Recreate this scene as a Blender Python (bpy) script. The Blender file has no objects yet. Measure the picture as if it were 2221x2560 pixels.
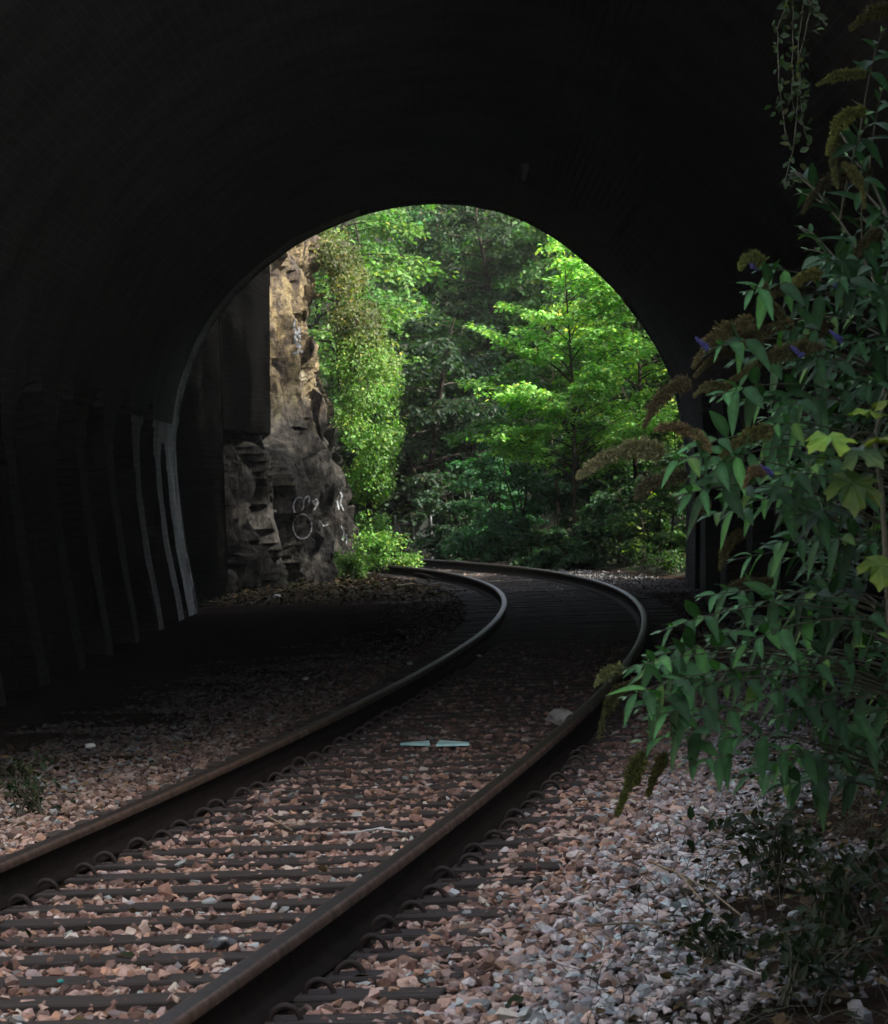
import bpy, bmesh, math, random
import numpy as np
from mathutils import Vector, Matrix, noise

R = random.Random(7)
NR = np.random.RandomState(11)
scene = bpy.context.scene
C = scene.collection

# ------------------------------------------------------------------ camera
F = 10000.0 / 2221.0          # focal length in picture widths
CAM_Z = 1.296                 # eye height above the rail heads (rail head = 0)
ROLL = 0.035
PITCH = math.atan((1280.0 - 1232.4) / 10000.0)
cam_d = bpy.data.cameras.new("camera")
cam = bpy.data.objects.new("camera", cam_d)
C.objects.link(cam)
cam_d.sensor_fit = 'HORIZONTAL'
cam_d.sensor_width = 36
cam_d.lens = 36 * F
cam_d.clip_start = 0.5
cam_d.clip_end = 1000
cam_d.dof.use_dof = True
cam_d.dof.focus_distance = 24
cam_d.dof.aperture_fstop = 25
cam.matrix_world = (Matrix.Translation((0, 0, CAM_Z)) @ Matrix.Rotation(math.pi / 2 - PITCH, 4, 'X')
                    @ Matrix.Rotation(-ROLL, 4, 'Z'))
scene.camera = cam

# ------------------------------------------------------------------ sky, sun, exposure
SUN_DIR = Vector((0.70, -0.30, 0.62)).normalized()      # towards the sun
world = bpy.data.worlds.new("World")
scene.world = world
world.use_nodes = True
wn = world.node_tree
bg = wn.nodes['Background']
sky = wn.nodes.new('ShaderNodeTexSky')
sky.sky_type = 'NISHITA'
sky.sun_disc = False
sky.sun_elevation = math.asin(SUN_DIR.z)
sky.sun_rotation = math.atan2(SUN_DIR.x, SUN_DIR.y)
sky.dust_density = 4.0
sky.air_density = 0.8
sky.ozone_density = 0.4
hs = wn.nodes.new('ShaderNodeHueSaturation')
hs.inputs['Saturation'].default_value = 0.55
wn.links.new(sky.outputs[0], hs.inputs['Color'])
wn.links.new(hs.outputs[0], bg.inputs[0])
bg.inputs[1].default_value = 0.15
sun_d = bpy.data.lights.new("sun", 'SUN')
sun_d.energy = 4.1
sun_d.angle = math.radians(0.5)
sun_d.color = (1.0, 0.95, 0.86)
sun = bpy.data.objects.new("sun", sun_d)
C.objects.link(sun)
sun.rotation_euler = SUN_DIR.to_track_quat('Z', 'Y').to_euler()
scene.view_settings.view_transform = 'Standard'
scene.view_settings.look = 'None'
scene.view_settings.exposure = 2.0
scene.view_settings.gamma = 1.0
scene.cycles.use_denoising = True
scene.cycles.max_bounces = 8
scene.cycles.diffuse_bounces = 5
scene.cycles.glossy_bounces = 2
scene.cycles.transmission_bounces = 4
scene.cycles.transparent_max_bounces = 4
scene.cycles.sample_clamp_indirect = 4.0

# ------------------------------------------------------------------ layout helper: photo pixel (1792 wide) at depth Y -> world
def P(u, v, Y):
    dx, dy = u * 1.2394 - 1110.5, v * 1.2394 - 1280.0
    c, s = math.cos(ROLL), math.sin(ROLL)
    x, y = dx * c - dy * s, dx * s + dy * c
    return Vector((x * Y / 10000.0, Y, CAM_Z - (y + 1280.0 - 1232.4) * Y / 10000.0))

def PG(u, v, z=-0.18):
    dx, dy = u * 1.2394 - 1110.5, v * 1.2394 - 1280.0
    y = dx * math.sin(ROLL) + dy * math.cos(ROLL) + 47.6
    return P(u, v, (CAM_Z - z) * 10000.0 / y)

# ------------------------------------------------------------------ object helpers
def tag(o, label=None, cat=None, group=None, kind=None):
    if label: o['label'] = label
    if cat: o['category'] = cat
    if group: o['group'] = group
    if kind: o['kind'] = kind
    return o

def thing(name, label, cat, loc=(0, 0, 0), group=None):
    o = bpy.data.objects.new(name, None)
    C.objects.link(o)
    o.location = loc
    o.empty_display_size = 0.2
    return tag(o, label, cat, group)

def link_mesh(name, me, mat, parent=None, smooth=False):
    o = bpy.data.objects.new(name, me)
    C.objects.link(o)
    if mat is not None:
        me.materials.append(mat)
    me.polygons.foreach_set('use_smooth', [bool(smooth)] * len(me.polygons))
    if parent is not None:
        o.parent = parent
        o.matrix_parent_inverse = Matrix.Identity(4)
        o.location = -Vector(parent.location)
    return o

def mesh_np(name, verts, faces, mat, parent=None, col=None, smooth=False, uv=None):
    """verts (n,3); faces (m,k) array of one polygon size, or a list of such arrays; col (n,3) per vertex."""
    verts = np.asarray(verts, dtype=np.float32)
    fl = faces if isinstance(faces, list) else [faces]
    fl = [np.asarray(f, dtype=np.int32) for f in fl if len(f)]
    me = bpy.data.meshes.new(name)
    me.vertices.add(len(verts))
    me.vertices.foreach_set('co', verts.ravel())
    loops = np.concatenate([f.ravel() for f in fl])
    tot = np.concatenate([np.full(len(f), f.shape[1], np.int32) for f in fl])
    start = np.concatenate([[0], np.cumsum(tot)[:-1]]).astype(np.int32)
    me.loops.add(len(loops))
    me.loops.foreach_set('vertex_index', loops)
    me.polygons.add(len(tot))
    me.polygons.foreach_set('loop_start', start)
    me.polygons.foreach_set('loop_total', tot)
    if uv is not None:
        l = me.uv_layers.new(name='UVMap')
        l.data.foreach_set('uv', np.asarray(uv, np.float32)[loops].ravel())
    if col is not None:
        a = me.color_attributes.new('Col', 'FLOAT_COLOR', 'POINT')
        c4 = np.ones((len(verts), 4), np.float32)
        c4[:, :3] = col
        a.data.foreach_set('color', c4.ravel())
    me.update(calc_edges=True)
    me.validate()
    return link_mesh(name, me, mat, parent, smooth)

class Tubes:
    """collects tapered tubes along polylines into one mesh"""
    def __init__(self): self.v = []; self.f = []; self.n = 0
    def add(self, pts, radii, sides=6, caps=True):
        pts = [Vector(p) for p in pts]
        k = len(pts)
        if isinstance(radii, (int, float)): radii = [radii] * k
        base = self.n
        t0 = (pts[1] - pts[0]).normalized()
        ref = Vector((0, 0, 1)) if abs(t0.z) < 0.9 else Vector((1, 0, 0))
        a = t0.cross(ref).normalized()
        for i, p in enumerate(pts):
            t = (pts[min(i + 1, k - 1)] - pts[max(i - 1, 0)])
            if t.length < 1e-9: t = t0
            t.normalize()
            a = (a - t * a.dot(t))
            a = a.normalized() if a.length > 1e-6 else t.cross(Vector((0.3, 0.7, 0.6))).normalized()
            b = t.cross(a)
            for j in range(sides):
                w = 2 * math.pi * j / sides
                q = p + (a * math.cos(w) + b * math.sin(w)) * radii[i]
                self.v.append((q.x, q.y, q.z))
        for i in range(k - 1):
            for j in range(sides):
                j2 = (j + 1) % sides
                self.f.append((base + i * sides + j, base + i * sides + j2,
                               base + (i + 1) * sides + j2, base + (i + 1) * sides + j))
        self.n += k * sides
    def build(self, name, mat, parent=None, smooth=True):
        return mesh_np(name, self.v, np.array(self.f), mat, parent, smooth=smooth)

def bez(p0, p1, p2, n):
    p0, p1, p2 = Vector(p0), Vector(p1), Vector(p2)
    return [(p0 * (1 - t) ** 2 + p1 * 2 * t * (1 - t) + p2 * t * t) for t in [i / (n - 1) for i in range(n)]]

# ------------------------------------------------------------------ materials
def new_mat(name):
    m = bpy.data.materials.new(name)
    m.use_nodes = True
    return m, m.node_tree, m.node_tree.nodes['Principled BSDF']

def noise_node(nt, scale, detail=5, rough=0.6, coord='Object', vec=None):
    n = nt.nodes.new('ShaderNodeTexNoise')
    n.inputs['Scale'].default_value = scale
    n.inputs['Detail'].default_value = detail
    n.inputs['Roughness'].default_value = rough
    if vec is None:
        tc = nt.nodes.new('ShaderNodeTexCoord')
        nt.links.new(tc.outputs[coord], n.inputs['Vector'])
    else:
        nt.links.new(vec, n.inputs['Vector'])
    return n

def ramp(nt, fac, stops):
    r = nt.nodes.new('ShaderNodeValToRGB')
    e = r.color_ramp.elements
    while len(e) < len(stops): e.new(0.5)
    for el, (p, c) in zip(e, stops):
        el.position = p
        el.color = (*c, 1)
    nt.links.new(fac, r.inputs[0])
    return r

def bump(nt, bsdf, h, dist, strength=1.0):
    b = nt.nodes.new('ShaderNodeBump')
    b.inputs['Distance'].default_value = dist
    b.inputs['Strength'].default_value = strength
    nt.links.new(h, b.inputs['Height'])
    nt.links.new(b.outputs[0], bsdf.inputs['Normal'])
    return b

def noisy(name, c0, c1, scale, rough=0.9, bscale=None, bdist=0.01, metallic=0.0, lo=0.35, hi=0.65):
    m, nt, b = new_mat(name)
    n = noise_node(nt, scale)
    r = ramp(nt, n.outputs['Fac'], [(lo, c0), (hi, c1)])
    nt.links.new(r.outputs[0], b.inputs['Base Color'])
    b.inputs['Roughness'].default_value = rough
    b.inputs['Metallic'].default_value = metallic
    n2 = noise_node(nt, bscale or scale * 4)
    bump(nt, b, n2.outputs['Fac'], bdist)
    return m

def mix_mul(nt, a, bcol, fac=1.0, mode='MULTIPLY'):
    mx = nt.nodes.new('ShaderNodeMix')
    mx.data_type = 'RGBA'
    mx.blend_type = mode
    mx.inputs['Factor'].default_value = fac
    nt.links.new(a, mx.inputs[6])
    if isinstance(bcol, tuple): mx.inputs[7].default_value = (*bcol, 1)
    else: nt.links.new(bcol, mx.inputs[7])
    return mx.outputs[2]

def leaf_mat(name, trans=0.35, rough=0.5, spec=0.4, fine=60.0):
    m, nt, b = new_mat(name)
    at = nt.nodes.new('ShaderNodeAttribute')
    at.attribute_name = 'Col'
    n = noise_node(nt, fine, 3)
    r = ramp(nt, n.outputs['Fac'], [(0.3, (0.72, 0.72, 0.72)), (0.7, (1.15, 1.15, 1.15))])
    col = mix_mul(nt, at.outputs['Color'], r.outputs[0])
    nt.links.new(col, b.inputs['Base Color'])
    b.inputs['Roughness'].default_value = rough
    b.inputs['Specular IOR Level'].default_value = spec
    t = nt.nodes.new('ShaderNodeBsdfTranslucent')
    tcol = mix_mul(nt, col, (1.1, 1.6, 0.5))
    nt.links.new(tcol, t.inputs['Color'])
    mx = nt.nodes.new('ShaderNodeMixShader')
    mx.inputs[0].default_value = trans
    nt.links.new(b.outputs[0], mx.inputs[1])
    nt.links.new(t.outputs[0], mx.inputs[2])
    nt.links.new(mx.outputs[0], nt.nodes['Material Output'].inputs['Surface'])
    return m

def attr_mat(name, rough=0.9, scale=40, bdist=0.004, spec=0.3, lo=0.7, hi=1.2):
    m, nt, b = new_mat(name)
    at = nt.nodes.new('ShaderNodeAttribute')
    at.attribute_name = 'Col'
    n = noise_node(nt, scale, 6, 0.7)
    r = ramp(nt, n.outputs['Fac'], [(0.3, (lo, lo, lo)), (0.7, (hi, hi, hi))])
    nt.links.new(mix_mul(nt, at.outputs['Color'], r.outputs[0]), b.inputs['Base Color'])
    b.inputs['Roughness'].default_value = rough
    b.inputs['Specular IOR Level'].default_value = spec
    bump(nt, b, n.outputs['Fac'], bdist)
    return m

M = {}
M['leaf'] = leaf_mat('leaf', 0.42, 0.5, 0.22)
M['shrub_leaf'] = leaf_mat('shrub_leaf', 0.2, 0.5, 0.14, 45)
M['dead_leaf'] = leaf_mat('dead_leaf', 0.05, 0.8, 0.1, 45)
M['bark'] = noisy('bark', (0.016, 0.013, 0.010), (0.055, 0.046, 0.036), 9, 0.95, 40, 0.02)
M['stem'] = noisy('stem', (0.09, 0.065, 0.035), (0.2, 0.16, 0.1), 30, 0.8, 90, 0.003)
M['green_stem'] = noisy('green_stem', (0.022, 0.026, 0.012), (0.06, 0.055, 0.03), 30, 0.7, 90, 0.002)
M['dry'] = noisy('dry', (0.12, 0.09, 0.055), (0.34, 0.28, 0.2), 20, 0.9, 80, 0.004)
M['stone'] = attr_mat('stone', 0.85, 45, 0.006)
M['seed'] = attr_mat('seed', 0.95, 120, 0.002)
M['paper'] = noisy('paper', (0.2, 0.2, 0.185), (0.5, 0.5, 0.47), 14, 0.7, 30, 0.004)
M['cyan'] = noisy('cyan_plastic', (0.25, 0.5, 0.48), (0.5, 0.75, 0.72), 9, 0.35, 30, 0.003)
M['dark_plastic'] = noisy('dark_plastic', (0.006, 0.006, 0.007), (0.02, 0.02, 0.022), 10, 0.3, 30, 0.003)
M['sleeper'] = None

def wood_mat():
    m, nt, b = new_mat('sleeper_wood')
    tc = nt.nodes.new('ShaderNodeTexCoord')
    mp = nt.nodes.new('ShaderNodeMapping')
    mp.inputs['Scale'].default_value = (1.2, 22, 22)
    nt.links.new(tc.outputs['Object'], mp.inputs[0])
    n = noise_node(nt, 1.6, 6, 0.65, vec=mp.outputs[0])
    r = ramp(nt, n.outputs['Fac'], [(0.3, (0.016, 0.012, 0.010)), (0.55, (0.042, 0.032, 0.027)), (0.8, (0.085, 0.066, 0.055))])
    nt.links.new(r.outputs[0], b.inputs['Base Color'])
    b.inputs['Roughness'].default_value = 0.85
    b.inputs['Specular IOR Level'].default_value = 0.3
    bump(nt, b, n.outputs['Fac'], 0.02)
    return m
M['sleeper'] = wood_mat()

def rail_mat():
    m, nt, b = new_mat('rusty_rail')
    n = noise_node(nt, 9, 7, 0.7)
    r = ramp(nt, n.outputs['Fac'], [(0.3, (0.038, 0.022, 0.015)), (0.5, (0.085, 0.052, 0.036)), (0.72, (0.17, 0.11, 0.08))])
    nt.links.new(r.outputs[0], b.inputs['Base Color'])
    b.inputs['Metallic'].default_value = 0.35
    r2 = ramp(nt, n.outputs['Fac'], [(0.3, (0.62, 0.62, 0.62)), (0.7, (0.42, 0.42, 0.42))])
    nt.links.new(r2.outputs[0], b.inputs['Roughness'])
    n2 = noise_node(nt, 90, 5, 0.7)
    bump(nt, b, n2.outputs['Fac'], 0.003)
    return m
M['rail'] = rail_mat()
M['web'] = noisy('oily_rail_web', (0.006, 0.005, 0.004), (0.016, 0.011, 0.009), 12, 0.8, 60, 0.002)  # web and foot darker than the head
M['tread'] = noisy('rail_running_surface', (0.025, 0.02, 0.016), (0.055, 0.044, 0.036), 14, 0.5, 90, 0.0008, 0.7)
M['clip'] = noisy('rusty_clip', (0.010, 0.006, 0.005), (0.035, 0.018, 0.012), 60, 0.75, 200, 0.002, 0.2)

def ground_mat():
    m, nt, b = new_mat('track_bed_earth')
    n = noise_node(nt, 3.0, 8, 0.7)
    n2 = noise_node(nt, 28, 6, 0.75)
    r = ramp(nt, n.outputs['Fac'], [(0.3, (0.018, 0.014, 0.011)), (0.6, (0.045, 0.034, 0.027))])
    r2 = ramp(nt, n2.outputs['Fac'], [(0.35, (0.5, 0.5, 0.5)), (0.6, (1.1, 1.05, 1.0)), (0.75, (2.2, 2.0, 1.8))])
    nt.links.new(mix_mul(nt, r.outputs[0], r2.outputs[0]), b.inputs['Base Color'])
    b.inputs['Roughness'].default_value = 0.95
    b.inputs['Specular IOR Level'].default_value = 0.0
    bump(nt, b, n2.outputs['Fac'], 0.03)
    return m
M['ground'] = ground_mat()

def brick_mat(name, c1, c2, mort, soot_and_shade=0.6):
    m, nt, b = new_mat(name)
    uv = nt.nodes.new('ShaderNodeUVMap')
    br = nt.nodes.new('ShaderNodeTexBrick')
    br.inputs['Scale'].default_value = 1.0
    br.inputs['Brick Width'].default_value = 0.24
    br.inputs['Row Height'].default_value = 0.085
    br.inputs['Mortar Size'].default_value = 0.008
    br.inputs['Color1'].default_value = (*c1, 1)
    br.inputs['Color2'].default_value = (*c2, 1)
    br.inputs['Mortar'].default_value = (*mort, 1)
    nt.links.new(uv.outputs[0], br.inputs['Vector'])
    n = noise_node(nt, 0.9, 7, 0.7)
    r = ramp(nt, n.outputs['Fac'], [(0.35, (soot_and_shade, soot_and_shade, soot_and_shade)), (0.65, (1.1, 1.1, 1.1))])
    nt.links.new(mix_mul(nt, br.outputs['Color'], r.outputs[0]), b.inputs['Base Color'])
    b.inputs['Roughness'].default_value = 0.9
    b.inputs['Specular IOR Level'].default_value = 0.2
    n2 = noise_node(nt, 25, 5, 0.7)
    ma = nt.nodes.new('ShaderNodeMath'); ma.operation = 'MULTIPLY_ADD'
    nt.links.new(n2.outputs['Fac'], ma.inputs[0]); ma.inputs[1].default_value = 0.5
    inv = nt.nodes.new('ShaderNodeMath'); inv.operation = 'SUBTRACT'; inv.inputs[0].default_value = 1
    nt.links.new(br.outputs['Fac'], inv.inputs[1])
    nt.links.new(inv.outputs[0], ma.inputs[2])
    bump(nt, b, ma.outputs[0], 0.012)
    return m
M['brick'] = brick_mat('sooty_brick', (0.062, 0.058, 0.054), (0.045, 0.042, 0.039), (0.075, 0.072, 0.07), .5)
M['lime'] = brick_mat('limewashed_brick', (0.62, 0.60, 0.57), (0.48, 0.46, 0.43), (0.7, 0.69, 0.67), .5)  # paler brick: daylight near the tunnel mouth put into the colour
M['wall'] = brick_mat('dark_masonry', (0.26, 0.24, 0.215), (0.18, 0.165, 0.15), (0.3, 0.285, 0.27))  # lightened so the unseen cutting walls bounce light onto the track
M['soot'] = brick_mat('soot_black_brick', (0.003, 0.003, 0.0028), (0.002, 0.002, 0.0018), (0.004, 0.004, 0.0038))  # near-black puts deep shade into the colour of wall and niches
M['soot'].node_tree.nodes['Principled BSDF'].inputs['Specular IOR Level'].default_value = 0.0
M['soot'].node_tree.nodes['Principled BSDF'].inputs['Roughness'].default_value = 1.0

def rock_mat():
    m, nt, b = new_mat('cliff_rock')
    tc = nt.nodes.new('ShaderNodeTexCoord')
    mp = nt.nodes.new('ShaderNodeMapping')
    mp.inputs['Scale'].default_value = (1.6, 1.6, 0.55)
    nt.links.new(tc.outputs['Object'], mp.inputs[0])
    n = noise_node(nt, 1.6, 9, 0.72, vec=mp.outputs[0])
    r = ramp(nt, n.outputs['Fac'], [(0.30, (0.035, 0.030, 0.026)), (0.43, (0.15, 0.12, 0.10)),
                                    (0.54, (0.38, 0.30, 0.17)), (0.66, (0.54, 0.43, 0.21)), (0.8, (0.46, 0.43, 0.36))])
    # low rock grey, mossy and darkened as shade; ochre above brightened as sunlit
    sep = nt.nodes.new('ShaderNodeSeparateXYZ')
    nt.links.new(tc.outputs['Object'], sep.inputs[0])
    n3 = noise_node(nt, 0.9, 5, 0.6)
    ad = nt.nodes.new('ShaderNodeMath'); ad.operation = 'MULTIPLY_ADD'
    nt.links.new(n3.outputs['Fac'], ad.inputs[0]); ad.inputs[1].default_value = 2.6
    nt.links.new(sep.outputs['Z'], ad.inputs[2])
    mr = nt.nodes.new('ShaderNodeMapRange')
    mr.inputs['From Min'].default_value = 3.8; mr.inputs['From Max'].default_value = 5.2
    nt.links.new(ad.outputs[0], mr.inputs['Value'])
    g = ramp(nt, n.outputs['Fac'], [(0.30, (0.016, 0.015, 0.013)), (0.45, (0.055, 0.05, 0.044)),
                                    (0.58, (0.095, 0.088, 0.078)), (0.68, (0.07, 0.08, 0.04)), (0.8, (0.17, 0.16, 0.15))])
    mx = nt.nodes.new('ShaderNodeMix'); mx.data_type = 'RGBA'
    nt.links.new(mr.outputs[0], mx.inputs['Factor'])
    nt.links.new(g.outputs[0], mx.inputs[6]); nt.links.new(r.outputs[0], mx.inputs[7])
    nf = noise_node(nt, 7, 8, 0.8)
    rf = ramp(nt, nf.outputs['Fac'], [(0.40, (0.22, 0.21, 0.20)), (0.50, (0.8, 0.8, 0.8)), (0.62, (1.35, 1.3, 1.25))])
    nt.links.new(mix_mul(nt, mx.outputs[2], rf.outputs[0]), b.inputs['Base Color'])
    b.inputs['Roughness'].default_value = 0.92
    b.inputs['Specular IOR Level'].default_value = 0.2
    mp2 = nt.nodes.new('ShaderNodeMapping')
    mp2.inputs['Scale'].default_value = (5, 5, 2.2)
    nt.links.new(tc.outputs['Object'], mp2.inputs[0])
    n2 = noise_node(nt, 2.6, 11, 0.85, vec=mp2.outputs[0])
    bump(nt, b, n2.outputs['Fac'], 0.3)
    return m
M['rock'] = rock_mat()
M['chalk'] = noisy('paint', (0.04, 0.043, 0.046), (0.2, 0.215, 0.23), 12, 0.7, 40, 0.002)
M['ochre_paint'] = noisy('ochre_paint', (0.06, 0.05, 0.03), (0.12, 0.1, 0.06), 12, 0.8, 40, 0.002)
M['calcite'] = noisy('calcite', (0.6, 0.6, 0.58), (0.85, 0.85, 0.83), 12, 0.5, 40, 0.003)
M['hill'] = noisy('woodland_floor', (0.012, 0.014, 0.008), (0.035, 0.04, 0.02), 2.5, 0.95, 20, 0.05)
M['galv'] = noisy('galvanised', (0.12, 0.13, 0.13), (0.25, 0.26, 0.26), 12, 0.6, 40, 0.001, 0.4)

for _k in ('web', 'hill', 'bark', 'dry', 'brick'):
    M[_k].node_tree.nodes['Principled BSDF'].inputs['Specular IOR Level'].default_value = 0.08

# ------------------------------------------------------------------ track centre line
_p = dict(x0=-1.9086532, th0=0.13609857, k=(-0.25753094, 0.67640990, -4.49568962, 3.70943163))
TS = np.arange(0, 110.01, 0.1)
_u = np.minimum(TS, 92) / 100
_k = (_p['k'][0] + _p['k'][1] * _u + _p['k'][2] * _u ** 2 + _p['k'][3] * _u ** 3) / 100
_th = _p['th0'] + np.concatenate([[0], np.cumsum((_k[1:] + _k[:-1]) * 0.05)])
_sx, _sy = np.sin(_th), np.cos(_th)
TX = _p['x0'] + np.concatenate([[0], np.cumsum((_sx[1:] + _sx[:-1]) * 0.05)])
TY = 7 + np.concatenate([[0], np.cumsum((_sy[1:] + _sy[:-1]) * 0.05)])
# run on straight behind the camera
_n0 = 120
TS = np.concatenate([np.arange(-_n0, 0) * 0.1, TS])
TX = np.concatenate([_p['x0'] + np.sin(_p['th0']) * np.arange(-_n0, 0) * 0.1, TX])
TY = np.concatenate([7 + np.cos(_p['th0']) * np.arange(-_n0, 0) * 0.1, TY])
_th = np.concatenate([np.full(_n0, _p['th0']), _th])

def track(s, d=0.0):
    x = np.interp(s, TS, TX); y = np.interp(s, TS, TY); th = np.interp(s, TS, _th)
    return x + d * np.cos(th), y - d * np.sin(th), th

def track_d(X, Y):
    """signed distance right of the centre line, and s (arrays)"""
    X = np.atleast_1d(X).astype(float); Y = np.atleast_1d(Y).astype(float)
    s = np.interp(Y, TY, TS)
    for _ in range(4):
        x, y, th = track(s)
        s = np.clip(s + (X - x) * np.sin(th) + (Y - y) * np.cos(th), TS[0], TS[-1])
    x, y, th = track(s)
    return (X - x) * np.cos(th) - (Y - y) * np.sin(th), s

# ------------------------------------------------------------------ tunnel section from the far mouth
YL, YR = 54.0, 58.0
def mouth(u, v):
    Y = 56.0
    for _ in range(6):
        p = P(u, v, Y)
        Y = YL + (YR - YL) * (p.x + 3.4) / 7.0
    return p.x, p.z
_arch = [(397, 1232), (372, 1100), (358, 1000), (350, 900), (358, 830), (375, 760), (402, 695), (440, 632), (483, 582), (535, 535),
         (600, 488), (660, 458), (730, 430), (800, 414), (870, 407), (940, 410), (1010, 424), (1065, 445), (1130, 483), (1200, 540),
         (1250, 590), (1293, 645), (1328, 700), (1356, 760), (1374, 830), (1384, 900), (1388, 1000), (1388, 1100), (1386, 1190)]
SEC = [mouth(*a) for a in _arch]
SEC = [(SEC[0][0], -0.35)] + SEC + [(SEC[-1][0], -0.35)]
def resample(pts, step):
    d = [0]
    for a, b in zip(pts[:-1], pts[1:]): d.append(d[-1] + math.dist(a, b))
    n = int(d[-1] / step) + 1
    t = np.linspace(0, d[-1], n)
    return np.stack([np.interp(t, d, [p[0] for p in pts]), np.interp(t, d, [p[1] for p in pts])], 1), t
SECR, SECT = resample(SEC, 0.09)
for _ in range(2):
    SECR[1:-1] = (SECR[:-2] + 2 * SECR[1:-1] + SECR[2:]) / 4
Y_NEAR = 20.5
piers = [(52.3, 54.1), (50.3, 51.4), (46.8, 47.8), (43.1, 44.0), (39.6, 40.5), (36.5, 37.4), (33.0, 33.9), (29.6, 30.5), (26.2, 27.1), (Y_NEAR - .1, 23.6)]
def niche_depth(Y, z):
    """how deep the wall is recessed at (Y, z)"""
    inside = False
    for (a0, a1), (b0, b1) in zip(piers[:-1], piers[1:]):
        lo, hi = b1, a0
        if lo < Y < hi:
            r = (hi - lo) / 2
            c = (hi + lo) / 2
            top = 1.55 + math.sqrt(max(0, min(r, .9) ** 2 - ((Y - c) * min(r, .9) / r) ** 2))
            inside = z < top
            break
    return 0.3 if inside else 0.0

def lining():
    ny = int((YL - Y_NEAR) / 0.09)
    ts = np.linspace(0, 1, ny)
    nsec = len(SECR)
    V = np.zeros((ny, nsec, 3)); UV = np.zeros((ny, nsec, 2))
    # outward normal of the section
    tg = np.gradient(SECR, axis=0); tg /= np.linalg.norm(tg, axis=1)[:, None]
    nrm = np.stack([-tg[:, 1], tg[:, 0]], 1)
    for j in range(nsec):
        x, z = SECR[j]
        yend = YL + (YR - YL) * (x + 3.4) / 7.0
        for i, t in enumerate(ts):
            Y = Y_NEAR + (yend - Y_NEAR) * t
            Ys = Y * (YL / yend) if x < 0 else Y - (yend - YL) * t
            dd = niche_depth(Ys, z) if z < 2.6 else 0.0
            w = 0.02 * noise.noise((x * .6, Y * .5, z * .6)) + 0.012 * noise.noise((x * 3, Y * 3, z * 3))
            if ny - i < 5: w += .022 * (noise.cell((SECT[j] * 4.2, (ny - i) * .5, 3)) - .5)
            V[i, j] = (x + nrm[j, 0] * w + (-dd if x < 0 else dd), Y, z + nrm[j, 1] * w)
            UV[i, j] = (Y, SECT[j])
    I = np.arange(ny * nsec).reshape(ny, nsec)
    f = np.stack([I[:-1, :-1], I[1:, :-1], I[1:, 1:], I[:-1, 1:]], -1).reshape(-1, 4)
    return V.reshape(-1, 3), f, UV.reshape(-1, 2)

def portal_wall(name, parent, yfun, thick, xr, ztop, grow=0.0):
    """flat wall pierced by the tunnel section, with thickness"""
    inner = [(x, z) for x, z in SECR]
    outer = []
    n = len(inner)
    for i, (x, z) in enumerate(inner):
        t = i / (n - 1)
        # walk the rectangle left-bottom, left-top, right-top, right-bottom
        L1, L2, L3 = ztop + .35, 2 * xr, ztop + .35
        q = t * (L1 + L2 + L3)
        if q < L1: outer.append((-xr, -.35 + q))
        elif q < L1 + L2: outer.append((-xr + q - L1, ztop))
        else: outer.append((xr, ztop - (q - L1 - L2)))
    V = []; UV = []
    for dy in (0, thick):
        for ring in (inner, outer):
            for x, z in ring:
                V.append((x, yfun(x) + dy, z)); UV.append((x, z))
    f = []
    for i in range(n - 1):
        f.append((i, i + 1, n + i + 1, n + i))                      # front
        f.append((2 * n + i, 3 * n + i, 3 * n + i + 1, 2 * n + i + 1))  # back
        f.append((n + i, n + i + 1, 3 * n + i + 1, 3 * n + i))      # outer side
        f.append((i, 2 * n + i, 2 * n + i + 1, i + 1))
    return mesh_np(name, V, np.array(f), M['brick'], parent, uv=UV)

tun = thing('railway_tunnel', 'dark brick lined railway tunnel with a tall rounded mouth open to the woods', 'tunnel', (0, Y_NEAR, 0))
v, f, uv = lining()
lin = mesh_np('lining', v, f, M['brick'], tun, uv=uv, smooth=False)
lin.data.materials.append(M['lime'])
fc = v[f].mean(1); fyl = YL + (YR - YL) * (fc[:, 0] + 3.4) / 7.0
pale = ((fc[:, 0] < 0) & (fc[:, 1] > 46) & (fc[:, 2] < 2.3)) | ((fc[:, 1] > fyl - .9) & (fc[:, 0] < -1))  # pier faces and mouth ring coloured paler as if lit from outside
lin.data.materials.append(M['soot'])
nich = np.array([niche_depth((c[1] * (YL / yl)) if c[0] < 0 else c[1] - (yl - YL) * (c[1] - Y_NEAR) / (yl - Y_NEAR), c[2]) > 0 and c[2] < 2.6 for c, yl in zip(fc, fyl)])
lin.data.polygons.foreach_set('material_index', np.where(nich | ((np.ptp(v[f][:, :, 0], axis=1) > .15) & (fc[:, 2] < 2.3)), 2, pale.astype(np.int32)).astype(np.int32))  # niche faces and pier returns painted near-black as shade
portal_wall('portal_wall', tun, lambda x: Y_NEAR - .38, 0.40, 9.0, 6.1)
portal_wall('portal_wall', tun, lambda x: YL + (YR - YL) * (x + 3.4) / 7.0 - .02, 0.45, 9.0, 6.1)
# pale streak hanging on the vault
st = Tubes()
q0, q1 = P(1060, 334, 52.0), P(1057, 368, 52.0)
def under_vault(q):
    i = int(np.argmin(np.abs(SECR[:, 0] - q.x) + (SECR[:, 1] < 3) * 9))
    return SECR[i, 1]
zv = under_vault(q0)
sy = (zv - 0.1 - CAM_Z) / ((q0.z - CAM_Z) / 52.0)
a, b_ = P(1060, 330, sy), P(1057, 368, sy)
st.add([a, a.lerp(b_, .35) + Vector((.008, 0, 0)), a.lerp(b_, .7), b_], [0.05, 0.04, 0.03, 0.006], 7)
st.build('lime_streak', M['calcite'], tun)

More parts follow.
